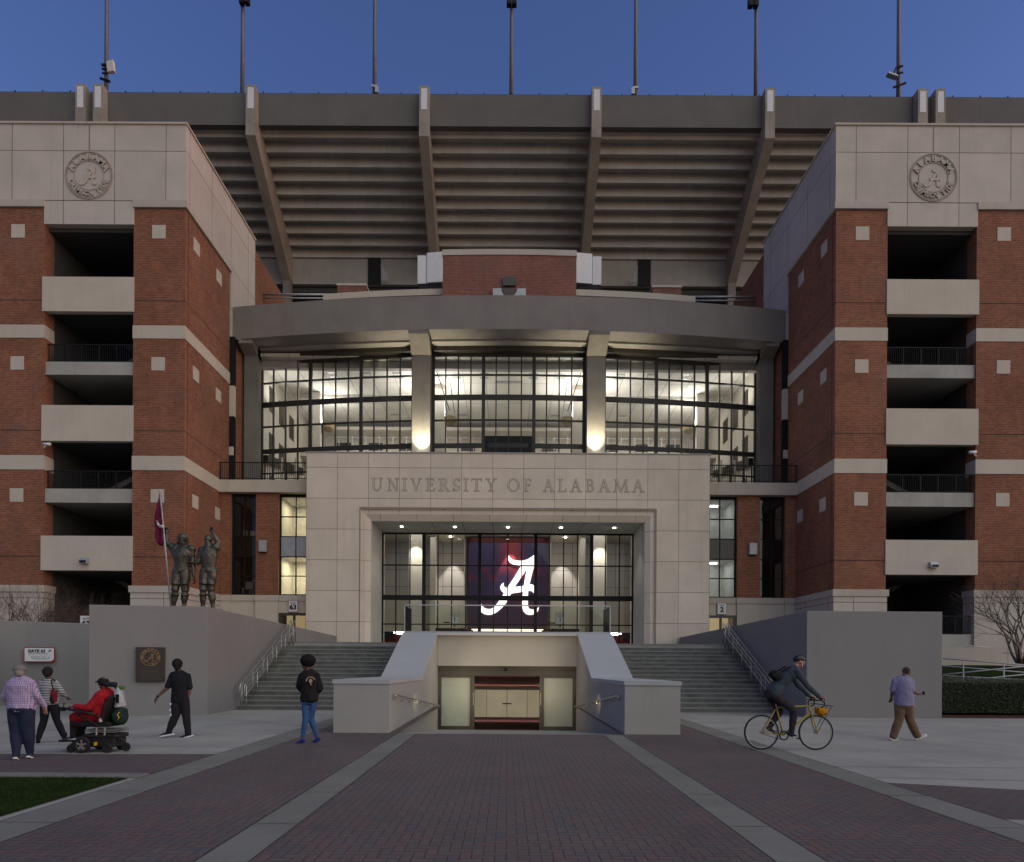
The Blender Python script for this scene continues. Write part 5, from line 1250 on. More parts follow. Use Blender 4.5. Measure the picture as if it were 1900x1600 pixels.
mb=MB(); mb.tube([(BB[0],-.06,BB[2]),(.06,-.06,.27)],.010,6); mb.tube([(BB[0],.06,BB[2]),(-.26,.06,.34)],.010,6); mb.box(.02,.12,-.17,-.07,.26,.28); mb.box(-.31,-.21,.07,.17,.33,.35); mb.build('crank_and_pedals',M['steel'],ch)
mb=MB(); mb.tube([(BB[0],-.05,BB[2]+.09),(XR,-.05,RW+.03)],.005,5); mb.tube([(BB[0],-.05,BB[2]-.09),(XR,-.05,RW-.03)],.005,5); mb.build('chain',M['black'],T)
mb=MB(); mb.blob((.64,0,.76),(.125,.10,.085),14,10); mb.box(.55,.74,-.09,.09,.72,.83)
Bg=thing('rack_bag','orange and yellow bundle hanging on the front rack of the bicycle','bag',(BX+.64,BY,.76))
for i in range(len(mb.v)): mb.v[i]=(mb.v[i][0]-.64,mb.v[i][1],mb.v[i][2]-.76)
fuse(mb,'bag_body',cloth('orange_nylon',(.42,.19,.01),.4),Bg,.012,3,.014,12)
P=thing('person','cyclist in a helmet, grey jacket and dark trousers riding the yellow bicycle','person',(BX,BY,0))
S=.98
J=dict(head=(.205,.0,1.735),f=(1,-.1,-.25),up=(.25,0,1),neck=(.095,.0,1.615),sl=(.07,.17,1.56),sr=(.07,-.17,1.56),el=(.27,.20,1.28),er=(.27,-.20,1.28),wl=(.50,.21,1.055),wr=(.50,-.21,1.055),
  hl=(-.34,.085,1.09),hr=(-.34,-.085,1.09),kl=(-.13,.10,.76),kr=(.065,-.10,.78),al=(-.33,.10,.44),ar=(.015,-.10,.355),face_body=(.6,0,-.8),w=W_(hip=(.155,.13),waist=(.135,.11),chest=(.165,.125)),thick=.92)
body(P,J,skin('fair',(.42,.23,.17)),S,hn=[((0,0,-1),(1,0,-.15)),((0,0,-1),(1,0,-.15))],curl=(1.1,1.1))
shirt(P,J,'jacket',cloth('slate_jacket',(.045,.06,.072)),.022,1.0,S,1,.008,31)
pants(P,J,'trousers',cloth('charcoal_trousers',(.03,.024,.028)),.014,S,.006,33,taper=.012)
mb=MB(); limb(mb,(-.20,.10,.65),(-.30,.10,.49),.062,.05); fuse(mb,'blue_legging',cloth('blue_legging',(.03,.09,.17)),P,.011,3)
gl=cloth('black_glove',(.012,.012,.012))
for s in (-1,1):
    mb=MB(); mb.blob((.545,s*.212,1.035),(.055,.045,.035)); fuse(mb,'glove',gl,P,.009,2)
shoe(P,J['al'],(-.19,.10,.35),'shoe',cloth('black_shoe',(.014,.014,.016)),None,S); shoe(P,J['ar'],(.19,-.10,.28),'shoe',cloth('navy_shoe',(.02,.025,.045)),None,S)
mb=MB(); mb.blob((.195,0,1.79),(.125,.088,.078),18,12); he=fuse(mb,'helmet',plain('helmet_shell',(.02,.022,.028),.3),P,.008,2)
mb=MB()
for s in (-.05,0,.05): mb.tube([(.30,s,1.81),(.20,s,1.863),(.09,s,1.825)],.007,6)
mb.build('vent_rib',M['black'],he,True)
mb=MB(); mb.tube([(.19,-.085,1.735),(.235,-.05,1.635),(.235,.05,1.635),(.19,.085,1.735)],.006,6); mb.build('chin_strap',M['black'],P,True)
Bk=thing('backpack','small dark backpack low on the back of the cyclist','bag',(BX-.22,BY,1.42))
mb=MB(); Mx=Matrix.Rotation(R(-50),4,'Y'); mb.blob((0,0,0),(.10,.14,.19),14,12,M=Mx@Matrix.Scale(1,4)); mb.box(-.07,.07,-.12,.12,-.15,.15,Mx); fuse(mb,'pack_body',cloth('pack_nylon',(.016,.017,.02)),Bk,.012,4,.008)
mb=MB()
for s in (-1,1): mb.tube([(.02,s*.10,.12),(.20,s*.12,.22),(.30,s*.12,.10),(.16,s*.12,-.02)],.014,6)
mb.build('strap',gl,Bk,True)
# ================================================================== POWER WHEELCHAIR AND RIDER
wp=at(186,1394,12.46); WX=wp.x; WY=12.46
def q(px,py): return ((px-1300)/698.0,(1420-py)/698.0)      # side view measures
T=thing('power_wheelchair','black motorised wheelchair with headrest and silver five spoke wheel facing left','wheelchair',(WX,WY,0))
blk=plain('chair_black',(.013,.013,.014),.5); pad=cloth('seat_vinyl',(.015,.014,.015),rough=.5)
def wheel(x,y,z,r,w,par,hub=True,name='wheel'):
    mb=MB(); mb.tube([(x+(r-w*.45)*math.cos(k*math.pi/16),y,z+(r-w*.45)*math.sin(k*math.pi/16)) for k in range(32)],(w*.5),8,closed=True); o=mb.build(name,rub,par,True)
    mb=MB()
    if hub:
        mb.ring(r*.58,r*.72,w*.6,Matrix.Translation((x,y-w*.3,z)),32)
        for k in range(5):
            a=k*2*math.pi/5+.3; mb.prism([(x+r*.1*math.cos(a+1.2),z+r*.1*math.sin(a+1.2)),(x+r*.1*math.cos(a-1.2),z+r*.1*math.sin(a-1.2)),(x+r*.66*math.cos(a-.22),z+r*.66*math.sin(a-.22)),(x+r*.66*math.cos(a+.22),z+r*.66*math.sin(a+.22))],.012,Matrix.Translation((0,y-w*.34-.001*k,0)))
    else: mb.tube([(x,y-w*.35,z),(x,y+w*.35,z)],r*.5,16)
    mb.build('rim',M['steel'] if hub else blk,o)
for y in (-.27,.27): wheel(-.165,y,.15,.15,.075,T)
for y in (-.22,.22): wheel(-.40,y+.0,.075,.075,.05,T,False,'caster'); wheel(.26,y,.09,.09,.06,T,False,'caster')
wheel(.545,-.12,.10,.08,.05,T,False,'caster')
mb=MB(); mb.box(-.30,.38,-.20,.20,.10,.30); mb.box(-.2,.42,-.22,.22,.26,.34); mb.build('motor_base',blk,T,bevel=.03)
mb=MB(); mb.tube([(.3,-.15,.2),(.42,-.13,.24),(.52,-.12,.22),(.545,-.12,.1)],.022,8); mb.tube([(-.3,-.2,.15),(-.40,-.22,.16),(-.40,-.22,.075)],.02,8); mb.tube([(-.3,.2,.15),(-.40,.22,.16)],.02,8); mb.tube([(.3,.15,.2),(.26,.22,.09)],.02,8); mb.build('caster_arm',blk,T,True)
mb=MB()
for z in (.37,.405): mb.box(-.15,.40,-.23,.23,z,z+.016)
mb.tube([(.05,-.2,.3),(.05,-.2,.46)],.02); mb.tube([(.2,-.2,.3),(.2,-.2,.46)],.02); mb.build('seat_rail',M['steel'],T)
mb=MB(); mb.box(-.40,.30,-.25,.25,.47,.56); fuse(mb,'seat_cushion',pad,T,.015,3,.004)
mb=MB(); mb.tube([(.14,0,.55),(.20,0,.80),(.27,0,1.02)],[(.07,.25),(.07,.26),(.06,.20)],16,ref=(1,0,0)); fuse(mb,'backrest',pad,T,.015,3,.004)
mb=MB(); mb.tube([(.25,0,.9),(.30,0,1.15),(.24,0,1.22)],.018,8); mb.tube([(.14,-.10,1.235),(.16,.0,1.25),(.14,.10,1.235)],.045,10); mb.tube([(.13,-.1,1.24),(.34,-.08,1.235)],[.04,.055],10); fuse(mb,'headrest',blk,T,.012,3)
for s in (-1,1):
  mb=MB(); mb.tube([(-.43,s*.29,.80),(-.10,s*.29,.74),(.10,s*.29,.70)],[(.022,.04),(.022,.045),(.02,.04)],10,ref=(0,0,1)); mb.tube([(.10,s*.29,.66),(.22,s*.28,.62)],.015,6); mb.tube([(-.3,s*.29,.74),(-.1,s*.27,.62),(.1,s*.25,.5)],.014,6); mb.build('armrest',blk,T,True)
mb=MB(); mb.box(-.57,-.47,-.32,-.25,.76,.83); mb.tube([(-.5,-.285,.83),(-.49,-.285,.88)],.008,6); mb.blob((-.49,-.285,.89),.016); mb.box(-.575,-.57,-.31,-.26,.70,.84); mb.build('joystick',blk,T)
mb=MB(); mb.tube([(-.35,0,.5),(-.42,0,.32),(-.45,0,.20)],.025,8); mb.box(-.66,-.30,-.18,.18,.19,.225); mb.tube([(-.5,0,.2),(-.5,0,.05)],.02,8); mb.build('footplate',blk,T,bevel=.01)
for p_,c in (((.08,-.245,.17),(.5,.35,.02)),((.18,-.26,.60),(.5,.5,.5))):
    mb=MB(); mb.box(p_[0]-.012,p_[0]+.012,p_[1]-.06,p_[1]+.0,p_[2]-.03,p_[2]+.03); mb.build('tag',plain('tag',c),T)
P=thing('person','seated person in a red shirt and black cap driving the motorised wheelchair','person',(WX,WY,.55))
S=.95
J=dict(head=(.045,.0,1.265),f=(-.96,.2,-.2),neck=(.10,.0,1.12),sl=(.09,.19,1.06),sr=(.09,-.19,1.06),el=(-.08,.25,.82),er=(-.06,-.25,.82),wl=(-.33,.26,.83),wr=(-.33,-.255,.84),
  hl=(.05,.10,.66),hr=(.05,-.10,.66),kl=(-.40,.13,.63),kr=(-.40,-.11,.63),al=(-.42,.12,.30),ar=(-.43,-.10,.30),face_body=(-1,0,.1),w=W_(hip=(.20,.15),waist=(.20,.17),chest=(.19,.15),belly=.05),thick=1.15)
for k_ in list(J):
    if k_ in ('f','w','thick','face_body','up'): continue
    J[k_]=(J[k_][0],J[k_][1],J[k_][2]-.55)
body(P,J,skin('brown',(.12,.06,.045)),S,hn=[((0,0,-1),(-1,0,0)),((0,0,-1),(-1,.1,-.1))],curl=(.6,.8))
red=cloth('red_jersey',(.30,.012,.02))
shirt(P,J,'red_shirt',red,.026,.95,S,1,.010,41,loose=.03)
mb=MB(); limb(mb,J['hl'],J['kl'],.12,.10); limb(mb,J['hr'],J['kr'],.12,.10); fuse(mb,'red_blanket',red,P,.014,3,.008)
mb=MB(); limb(mb,J['kl'],J['al'],.085,.06); limb(mb,J['kr'],J['ar'],.085,.06); fuse(mb,'trousers',cloth('brown_trousers',(.025,.02,.017)),P,.013,3,.006)
for a_,y in (('al',.11),('ar',-.10)): shoe(P,J[a_],(J[a_][0]-.3,y,J[a_][2]-.05),'shoe',cloth('grey_shoe',(.05,.05,.07)),WH,S)
mb=MB(); mb.blob((.05,0,.735),(.098,.092,.085),16,12); mb.tube([(-.0,.0,.755),(-.11,.02,.725)],[(.01,.07),(.008,.05)],12,ref=(0,0,1)); fuse(mb,'cap',cloth('black_cap',(.014,.014,.016)),P,.009,3)
Bg=thing('plastic_bag','white plastic bag with greens hanging behind the wheelchair backrest','bag',(WX+.36,WY-.02,1.02))
mb=MB(); mb.tube([(-.02,0,.16),(.0,0,.05),(.03,0,-.20)],[(.03,.05),(.075,.09),(.10,.10)],12,ref=(1,0,0)); fuse(mb,'bag_body',plain('bag_film',(.34,.36,.38),.4,local=True),Bg,.012,2,.014,16)
mb=MB(); 
for k in range(7): mb.blob((.05+.03*math.cos(k*2),.0+.03*math.sin(k),.16+.02*math.sin(k*3)),(.035,.012,.02),8,5,rot=Matrix.Rotation(k,3,'Y'))
mb.build('leafy_greens',plain('greens',(.07,.17,.02)),Bg,True)
mb=MB(); mb.box(-.01,.05,-.11,-.10,-.12,.04); mb.build('printed_mark',M['black'],Bg)
Bg=thing('carry_bag','dark green bag with a yellow mark slung behind the wheelchair seat','bag',(WX+.38,WY-.02,.64))
mb=MB(); mb.blob((0,0,0),(.13,.17,.15),14,12); mb.blob((.02,0,.1),(.09,.15,.08)); fuse(mb,'bag_body',cloth('dark_green_nylon',(.015,.03,.024)),Bg,.013,3,.012,12)
mb=MB(); mb.tube([(.08,-.155,.10),(.04,-.17,.06),(.07,-.16,.0),(.05,-.165,-.03)],.010,6); mb.build('yellow_mark',plain('yellow_print',(.5,.38,.02)),Bg)
# ================================================================== BRONZE STATUES
def sq(x,y): return ((x-600)/317.0,(1275-y)/317.0)
SB=at(345,1121,23.0); SX,SY_,SZ=SB.x,23.0,3.465
T=thing('bronze_statue','bronze statue of a helmeted player holding a flagpole on the grey wall','statue',(SX-.22,SY_,SZ),group='bronze statues on the wall')
mb=MB(); mb.tube([(.0,.0,-.05),(.0,.0,.025)],[.72,.70],32,M=Matrix.Scale(1,4)); mb.build('base_disc',M['bronze'],T)
def stat(T,J,S0,hands,face=True,helmet=False,point=(0,0),curl=(.5,.5),hn=None):
    S=S0*1.17; mb=MB(); torso(mb,J,.02)
    mb.tube([V3(J['neck'])-Vector((0,0,.05)),lerp(J['neck'],J['head'],.6)],[.085*S,.075*S],14)
    for s_,e_,w_ in (('sl','el','wl'),('sr','er','wr')):
        mb.blob(J[s_],.095*S); limb(mb,J[s_],J[e_],.075*S,.055*S,bulge=.12); limb(mb,J[e_],J[w_],.055*S,.033*S,bulge=.2)
    for h_,k_,a_,t_ in (('hl','kl','al','tl'),('hr','kr','ar','tr')):
        limb(mb,J[h_],J[k_],.118*S,.078*S,bulge=.08); limb(mb,lerp(J[k_],J[a_],.18),J[a_],.066*S,.042*S,bulge=.3)
        k=V3(J[k_]); h=V3(J[h_]); 
        mb.tube([lerp(h,k,.42)-Vector((0,.03,0)),lerp(h,k,.75)-Vector((0,.045,0))],[.085*S,.09*S],12); mb.blob(k-Vector((0,.045,.0)),(.072*S,.05*S,.085*S)); mb.tube([k-Vector((0,0,.10*S)),k-Vector((0,0,.13*S))],.085*S,14)
        a=V3(J[a_]); t=V3(J[t_]); mb.tube([a+(a-t)*.25-Vector((0,0,.05)),a-Vector((0,0,.03)),lerp(a,t,.55)-Vector((0,0,.045)),t-Vector((0,0,.05))],[(.05*S,.05*S),(.065*S,.055*S),(.042*S,.06*S),(.025*S,.045*S)],12,ref=(0,0,1))
    pel=(V3(J['hl'])+V3(J['hr']))/2; mb.tube([pel+Vector((0,0,.10)),pel+Vector((0,0,.135))],[(J['w']['hip'][0]*1.04,J['w']['hip'][1]*1.06)]*2,20,ref=(1,0,0))
    o=fuse(mb,'figure',M['bronze'],T,.018,2,.010,7); S=S0*1.03
    mb=MB(); head(mb,J['head'],J['f'],S=S*1.05)
    c=V3(J['head'])
    if not helmet: mb.blob(c+Vector((0,.02,.035))*S,(.092*S,.10*S,.098*S))
    h2=fuse(mb,'th',M['bronze'],None,.010,2)
    mb=MB()
    for q_,(e_,w_) in enumerate((('el','wl'),('er','wr'))): hand(mb,J[w_],(hn[q_][1] if hn[q_] else V3(J[w_])-V3(J[e_])),(hn[q_][0] if hn[q_] else (0,-1,0)),S*1.15,curl[q_],side=1 if q_ else -1,point=point[q_])
    bm=bmesh.new(); bm.from_mesh(o.data); bm.from_mesh(h2.data); bm.from_mesh(mb.mesh('h'))
    for f in bm.faces: f.smooth=True; f.material_index=0
    bm.to_mesh(o.data); bm.free(); bpy.data.objects.remove(h2)
    if helmet:
        mb=MB(); mb.blob(c+Vector((0,.01,.05))*S,(.125*S,.14*S,.115*S),18,12); mb.blob(c+Vector((0,.05,-.02))*S,(.12*S,.09*S,.10*S)); fuse(mb,'helmet',M['bronze'],T,.012,2)
        mb=MB(); 
        for z in (-.02,-.065,-.105): mb.tube([c+Vector((-.115*S,-.04*S,z*S)),c+Vector((-.07*S,-.15*S,z*S)),c+Vector((.07*S,-.15*S,z*S)),c+Vector((.115*S,-.04*S,z*S))],.010*S,6)
        for x in (-.04,.04): mb.tube([c+Vector((x*S,-.155*S,.0)),c+Vector((x*S,-.15*S,-.115*S))],.009*S,6)
        mb.build('face_guard',M['bronze'],T,True)
    return o
def pj(d,ox):
    """side measures of the statue photograph -> metres from the base point"""
    return {k:((v[0]-600)/317.0-ox, v[2] if len(v)>2 else 0.0, (1275-v[1])/317.0) for k,v in d.items()}
ox=-.22
J=pj(dict(head=(563,522),neck=(560,590),sl=(455,605),sr=(655,625),el=(397,560,-.05),wl=(397,462,-.08),er=(668,745,.02),wr=(688,925,-.02),hl=(510,870),hr=(590,870),kl=(490,1062,-.05),kr=(590,1062),al=(462,1250,0),ar=(578,1250),tl=(440,1262,-.25),tr=(590,1262,-.25)),ox)
J.update(f=(-.0,-1,-.05),face_body=(0,-1,0),w=W_(hip=(.24,.17),waist=(.255,.18),chest=(.325,.21)))
stat(T,J,1.38,None,helmet=True,curl=(1.2,.5),hn=[((.3,-1,0),(0,0,1)),((-1,0,0),(.2,0,-1))])
T2=thing('bronze_statue','bare headed bronze figure pointing one finger up beside the flag bearer','statue',(SX+.82,SY_,SZ),group='bronze statues on the wall')
J=pj(dict(head=(838,520),neck=(848,590),sl=(775,640),sr=(925,605),el=(735,770,-.05),wl=(690,775,-.08),er=(945,545,0),wr=(885,440,-.02),hl=(810,860),hr=(885,860),kl=(792,1060,-.05),kr=(872,1060),al=(782,1250),ar=(893,1250),tl=(770,1262,-.25),tr=(900,1262,-.25)),.82)
J.update(f=(-.55,-.85,0),face_body=(-.2,-1,0),w=W_(hip=(.235,.17),waist=(.25,.19),chest=(.28,.205)))
stat(T2,J,1.33,None,point=(0,1),curl=(.4,1.0),hn=[((0,-.5,-1),(-1,0,0)),((0,-1,0),(-.15,0,1))])
mb=MB(); mb.tube([(.0,.0,-.04),(.0,.0,.012)],[.42,.40],28); mb.build('base_disc',M['bronze'],T2)
# flag held by the statue
Fp=thing('flag','crimson flag with a white crest on a slanted grey pole held by the statue','flag',(SX-.42,SY_-.16,SZ))
mb=MB(); a=Vector(((465-600)/317+.42,0,.02)); b=Vector(((345-600)/317+.42,-.05,(1275-15)/317)); mb.tube([a,b],.028,10); mb.blob(b,(.035,.035,.06)); mb.build('pole',M['galv'],Fp,True)
rows=[(48,345,348),(120,318,358),(200,292,368),(300,278,376),(380,284,384),(430,302,388),(500,296,392),(560,318,380),(598,345,362)]
fl=MB(); n=9; vs=[];fs=[]
for r_,(py,xl,xr) in enumerate(rows):
    for c_ in range(n):
        t=c_/(n-1); px=xl+(xr-xl)*t; yy=.07*math.sin(t*9+r_*.6)-.03
        vs.append(((px-600)/317+.42,yy,(1275-py)/317))
for r_ in range(len(rows)-1):
    for c_ in range(n-1): i=r_*n+c_; fs.append((i,i+1,i+1+n,i+n))
me=bpy.data.meshes.new('cloth'); me.from_pydata(vs,[],fs); o=link('cloth',me,cloth('flag_crimson',(.12,.012,.045)),Fp,True)
sd=o.modifiers.new('s','SOLIDIFY'); sd.thickness=.012
cr=MB(); w=[]
for k in range(9):
    a=R(185+k*14); w.append((.26*math.cos(a),.26*math.sin(a)))
w2=[(.17*math.cos(R(185+k*14)),.17*math.sin(R(185+k*14))) for k in range(8,-1,-1)]
cr.prism(w+w2,.014,Matrix.Translation(((372-600)/317+.42,-.115,(1275-330)/317))@Matrix.Scale(.62,4,(1,0,0)))
c2=cr.build('crest',WH,Fp)
for ch,x,z,rt in (('A',-.13,-.19,40),('M',-.06,-.225,18),('A',.01,-.235,2)):
    mb=MB(); put_text(mb,ch,.085,Matrix.Translation(((372-600)/317+.42+x*.62,-.12,(1275-330)/317+z))@Matrix.Rotation(R(rt),4,'Y')); mb.build('lettering',M['black'],c2)
mb=MB(); script_a(mb,.17,.01,Matrix.Translation(((345-600)/317+.42,-.12,(1275-330)/317))); mb.build('script_mark',M['crimson'],c2)
# ---- bronze plaque
pc=at(275,1233,20.62); T=thing('plaque','dark bronze plaque with a ringed script A crest on the statue wall','plaque',(pc.x,20.2+(pc.x+12.55)*1.15/3.05-.02,pc.z),math.atan2(1.15,3.05))
mb=MB(); mb.box(-.40,.40,-.10,.10,-.53,.53); mb.build('plate',plain('plaque_bronze',(.035,.028,.024),.5,.4,.5),T,bevel=.012)
gold=plain('aged_gold',(.20,.13,.075),.5,.4)
fm,ln=MB(),MB(); Mx=Matrix.Translation((0,-.10,.22)); 
ln.ring(.175,.275,.012,Mx@Matrix.Translation((0,-.012,0)))
e=ln.build('crest_ring',gold,T); dk=MB()
for txt,a0,a1,fl_ in (('ALABAMA',160,20,False),('CRIMSON TIDE',200,340,True)):
    for i,ch in enumerate(txt):
        if ch==' ': continue
        a=R(a0+(a1-a0)*i/(len(txt)-1)); put_text(dk,ch,.085,Mx@Matrix.Translation((.225*math.cos(a),-.016,.225*math.sin(a)))@Matrix.Rotation(-(a-math.pi/2)+(math.pi if fl_ else 0),4,'Y'),.003)
dk.build('crest_letters',M['black'],e)
mb=MB(); script_a(mb,.25,.012,Mx@Matrix.Translation((-.01,0,0))); mb.build('script_letter',gold,e)
mb=MB()
for k in range(7): 
    h=.27-.03*(k>3)-.04*(k%3==1); mb.box(-h,h,-.104,-.10,-.14-k*.05,-.125-k*.05)
mb.build('inscription_lines',plain('raised_text',(.06,.05,.045),.5),T)
# ---- wayfinding sign on the paler wall: plane through the wall face
d=Vector((5.4,2.0,0)).normalized(); ang=math.atan2(d.y,d.x); sp_=at(73.5,1215,26.0)
yy=25.6+(sp_.x+18.3)/5.4*2.0
T=thing('direction_sign','white gate direction sign with crimson border on the lower left wall','sign',at(73.5,1215,yy-.05),ang)
mb=MB(); mb.box(-.50,.50,-.03,.0,-.28,.28); mb.build('border',M['crimson'],T)
mb=MB(); mb.prism([(-.47,-.25),(.38,-.25),(.47,-.17),(.47,.25),(-.47,.25)],-.036); mb.build('face',M['whitepaint'],T)
mb=MB(); put_text(mb,'GATE 63',.15,Matrix.Translation((-.09,-.04,.135)),.006); mb.tube([(.29,-.04,.10),(.37,-.04,.18)],.012,5); mb.tube([(.31,-.04,.18),(.37,-.04,.18),(.37,-.04,.12)],.012,5); mb.build('heading',M['black'],T)
mb=MB(); put_text(mb,'NORTH ZONE ENTRY',.062,Matrix.Translation((-.04,-.04,.04))); put_text(mb,'ACCESSIBLE ENTRY',.06,Matrix.Translation((-.02,-.04,-.085))); put_text(mb,'THROUGH GATE 2',.06,Matrix.Translation((.0,-.04,-.155))); mb.build('small_text',plain('sign_grey',(.12,.12,.13)),T)
mb=MB(); mb.box(-.36,.38,-.04,-.036,-.018,-.010); mb.build('divider',M['galv'],T)
mb=MB(); mb.ring(.022,.03,.004,Matrix.Translation((.30,-.04,-.14)),16); mb.tube([(.30,-.04,-.06),(.30,-.04,-.11),(.33,-.04,-.12)],.007,5); mb.build('wheelchair_symbol',plain('sign_blue',(.08,.14,.3)),T)
# little wall bracket left of the big wall
T=thing('wall_bracket','small dark metal bracket low on the paler left wall','bracket',at(162,1268,27.45))
mb=MB(); mb.box(-.12,.10,-.08,0,-.02,.02); mb.box(-.02,.02,-.05,0,-.08,.0); mb.build('arm',M['black'],T)
# ================================================================== TREES
def tree(x,y,z0,h,spread,stems,seed,label,group):
    rg=random.Random(seed); T=thing('bare_tree',label,'tree',(x,y,z0),0,group)
    tk,tw=MB(),MB()
    def grow(p,d,L,r,lev):
        n=3; pts=[p]; rr=[r]; q=p
        for i in range(n):
            d=(d+Vector((rg.gauss(0,.13),rg.gauss(0,.13),rg.gauss(.05,.08)))).normalized(); q=q+d*L/n; pts.append(q); rr.append(r*(1-.38*(i+1)/n))
        (tk if lev<2 else tw).tube(pts,rr,6 if lev<2 else 4)
        if lev>=6: return
        k=3 if lev in (1,2,3) else 2
        for j in range(k):
            a=rg.uniform(0,6.28); sp=spread*(.35+.25*rg.random()); u=d.orthogonal().normalized(); v=d.cross(u)
            nd=(d+(u*math.cos(a)+v*math.sin(a))*sp).normalized()
            at_=pts[rg.choice((2,3))] if j else pts[3]
            grow(at_,nd,L*rg.uniform(.62,.85),rr[-1]*.82,lev+1)
    for s in range(stems):
        a=2*math.pi*s/stems+rg.uniform(-.3,.3); d=Vector((math.cos(a)*.42*spread,math.sin(a)*.42*spread,1)).normalized()
        grow(Vector((.12*math.cos(a),.12*math.sin(a),-.1)),d,h*.30,.058*h/4,0)
    tk.build('trunk',M['bark'],T,True); tw.build('crown',M['twig'],T,True)
p=at(140,1250,31); tree(p.x,31,.6,5.2,1.25,6,3,'bare crepe myrtle with spreading pale twigs behind the lower left wall','bare crepe myrtles')
p=at(60,1250,29.5); tree(p.x,29.5,.6,4.9,1.2,5,11,'bare crepe myrtle behind the wayfinding sign wall','bare crepe myrtles')
p=at(2,1250,30.5); tree(p.x,30.5,.6,5.6,1.2,5,19,'bare crepe myrtle at the left edge of the photo','bare crepe myrtles')
p=at(1895,1215,28); tree(p.x,28,1.9,4.3,1.35,8,27,'bare crepe myrtle on the grass mound at the right edge','bare crepe myrtles')
# ---- mound, hedge, mulch and ramp rails at the right
def mound():
    vs=[];fs=[]; nx,ny=30,16
    for j in range(ny+1):
        for i in range(nx+1):
            x=13.96+i*.8; y=24.6+j*.6; h=1.1*(1-math.exp(-((y-24.6)/2.2)))+.75*math.exp(-((x-21)/4.5)**2)*min(1,(y-24.6)/3.5)
            vs.append((x,y,max(0,h)+noise.noise(Vector((x*.5,y*.5,0)))*.06+.005))
    for j in range(ny):
        for i in range(nx): a=j*(nx+1)+i; fs.append((a,a+1,a+nx+2,a+nx+1))
    me=bpy.data.meshes.new('m'); me.from_pydata(vs,[],fs); o=link('grass_mound',me,M['turf'],None,True); tag(o,kind='structure')
mound()
mb=MB(); mb.quad((13.97,21.75,.02),(40,21.75,.02),(40,24.6,.06),(13.97,24.6,.06)); tag(mb.build('mulch_bed',M['mulch']),kind='structure')
rg=random.Random(9); T=thing('hedge','clipped dark green hedge beside the right retaining wall','hedge',(22,23.2,0))
cs=MB(); cs.box(-7.9,16,-.55,.85,.1,1.12); cs.build('shade_core',M['hedgecore'],T)  # solid core; the shade between leaves is put into its dark colour
vs=[];fs=[]
for i in range(42000):
    x=rg.uniform(-8.0,9.0); f=rg.random()
    bump=.10*noise.noise(Vector((x*.9,3,f*3)))+.05*noise.noise(Vector((x*3,1,f*7)))
    if f<.72: y=-.62+rg.uniform(-.07,.08)-bump; z=.12+1.16*rg.random()
    else: y=rg.uniform(-.6,.9); z=1.20+rg.uniform(-.06,.08)+bump
    s=rg.uniform(.018,.036); a=Vector((rg.gauss(0,1),rg.gauss(0,1),rg.gauss(0,1))).normalized(); b=a.orthogonal().normalized()*s*.55; a*=s
    c=Vector((x,y,z)); n_=len(vs); vs+=[c-a,c+b,c+a,c-b]; fs.append((n_,n_+1,n_+2,n_+3))
me=bpy.data.meshes.new('foliage'); me.from_pydata(vs,[],fs)
t=NT('hedge_leaf'); v=t.obj(); c=t.mix(t.ramp(t.noise(v,7,3),.3,.7),(.018,.028,.012),(.05,.065,.028)); t.col(c); M['leaf']=t.set(.6,0,.4)
link('foliage',me,M['leaf'],T)
def ramp_rail(pts,label,x0=0):
    a=Vector(pts[0]); T=thing('ramp_railing',label,'railing',tuple(a),0,'galvanised ramp railings')
    P=[Vector(p)-a for p in pts]
    for h in (.0,-.30):
        mb=MB(); mb.tube([p+Vector((0,0,h)) for p in P],.028,8); mb.build('rail',M['galv'],T,True)
    for i in range(len(P)-1):
        n=max(2,int((P[i+1]-P[i]).length/1.5))
        for k in range(n): q=lerp(P[i],P[i+1],(k+.5)/n); mb=MB(); mb.tube([q,q-Vector((0,0,.95))],.026,6); mb.build('post',M['galv'],T,True)
def A(x,y,D): return tuple(at(x,y,D))
ramp_rail([A(1750,1222,27),A(1900,1234,27),A(2100,1250,27)],'upper ramp railing on the mound sloping down to the right')
ramp_rail([A(1750,1252,25),A(1900,1237,25),A(2100,1218,25)],'middle ramp railing climbing to the right above the hedge')
ramp_rail([A(1750,1254,24.4),A(1900,1262,24.4),A(2100,1272,24.4)],'lowest ramp railing just above the hedge top')
ramp_rail([A(1750,1204,31),A(1800,1199,31),A(1842,1202,31)],'far short railing in front of the stone base')
mb=MB(); mb.box(13.98,17.6,31.6,31.9,0,2.35); o=mb.build('low_wall',M['conc']); tag(o,'low concrete wall behind the short railing at the foot of the right tower','wall')
mb=MB(); mb.box(18.0,22.5,30.6,30.9,0,2.55); o=mb.build('low_wall',M['stone']); tag(o,'pale low wall under the bare tree on the mound','wall')
# dark shrub at far left edge
T=thing('shrub','dark evergreen shrub at the left edge beside the lower wall','shrub',(-18.6,23.2,0))
vs=[];fs=[]
for i in range(9000):
    a=Vector((rg.gauss(0,1),rg.gauss(0,1),rg.gauss(0,1))).normalized(); r_=rg.random()**.4
    c=Vector((a.x*.75*r_,a.y*.75*r_,1.45+a.z*1.45*r_)); s=rg.uniform(.02,.04); b=a.orthogonal().normalized()*s; d_=a.cross(b); n_=len(vs)
    vs+=[c-b,c+d_*.6,c+b,c-d_*.6]; fs.append((n_,n_+1,n_+2,n_+3))
me=bpy.data.meshes.new('foliage'); me.from_pydata(vs,[],fs); link('foliage',me,M['leaf'],T)
mb=MB(); mb.tube([(0,0,0),(0,0,2)],[.05,.02],6); mb.build('trunk',M['bark'],T)
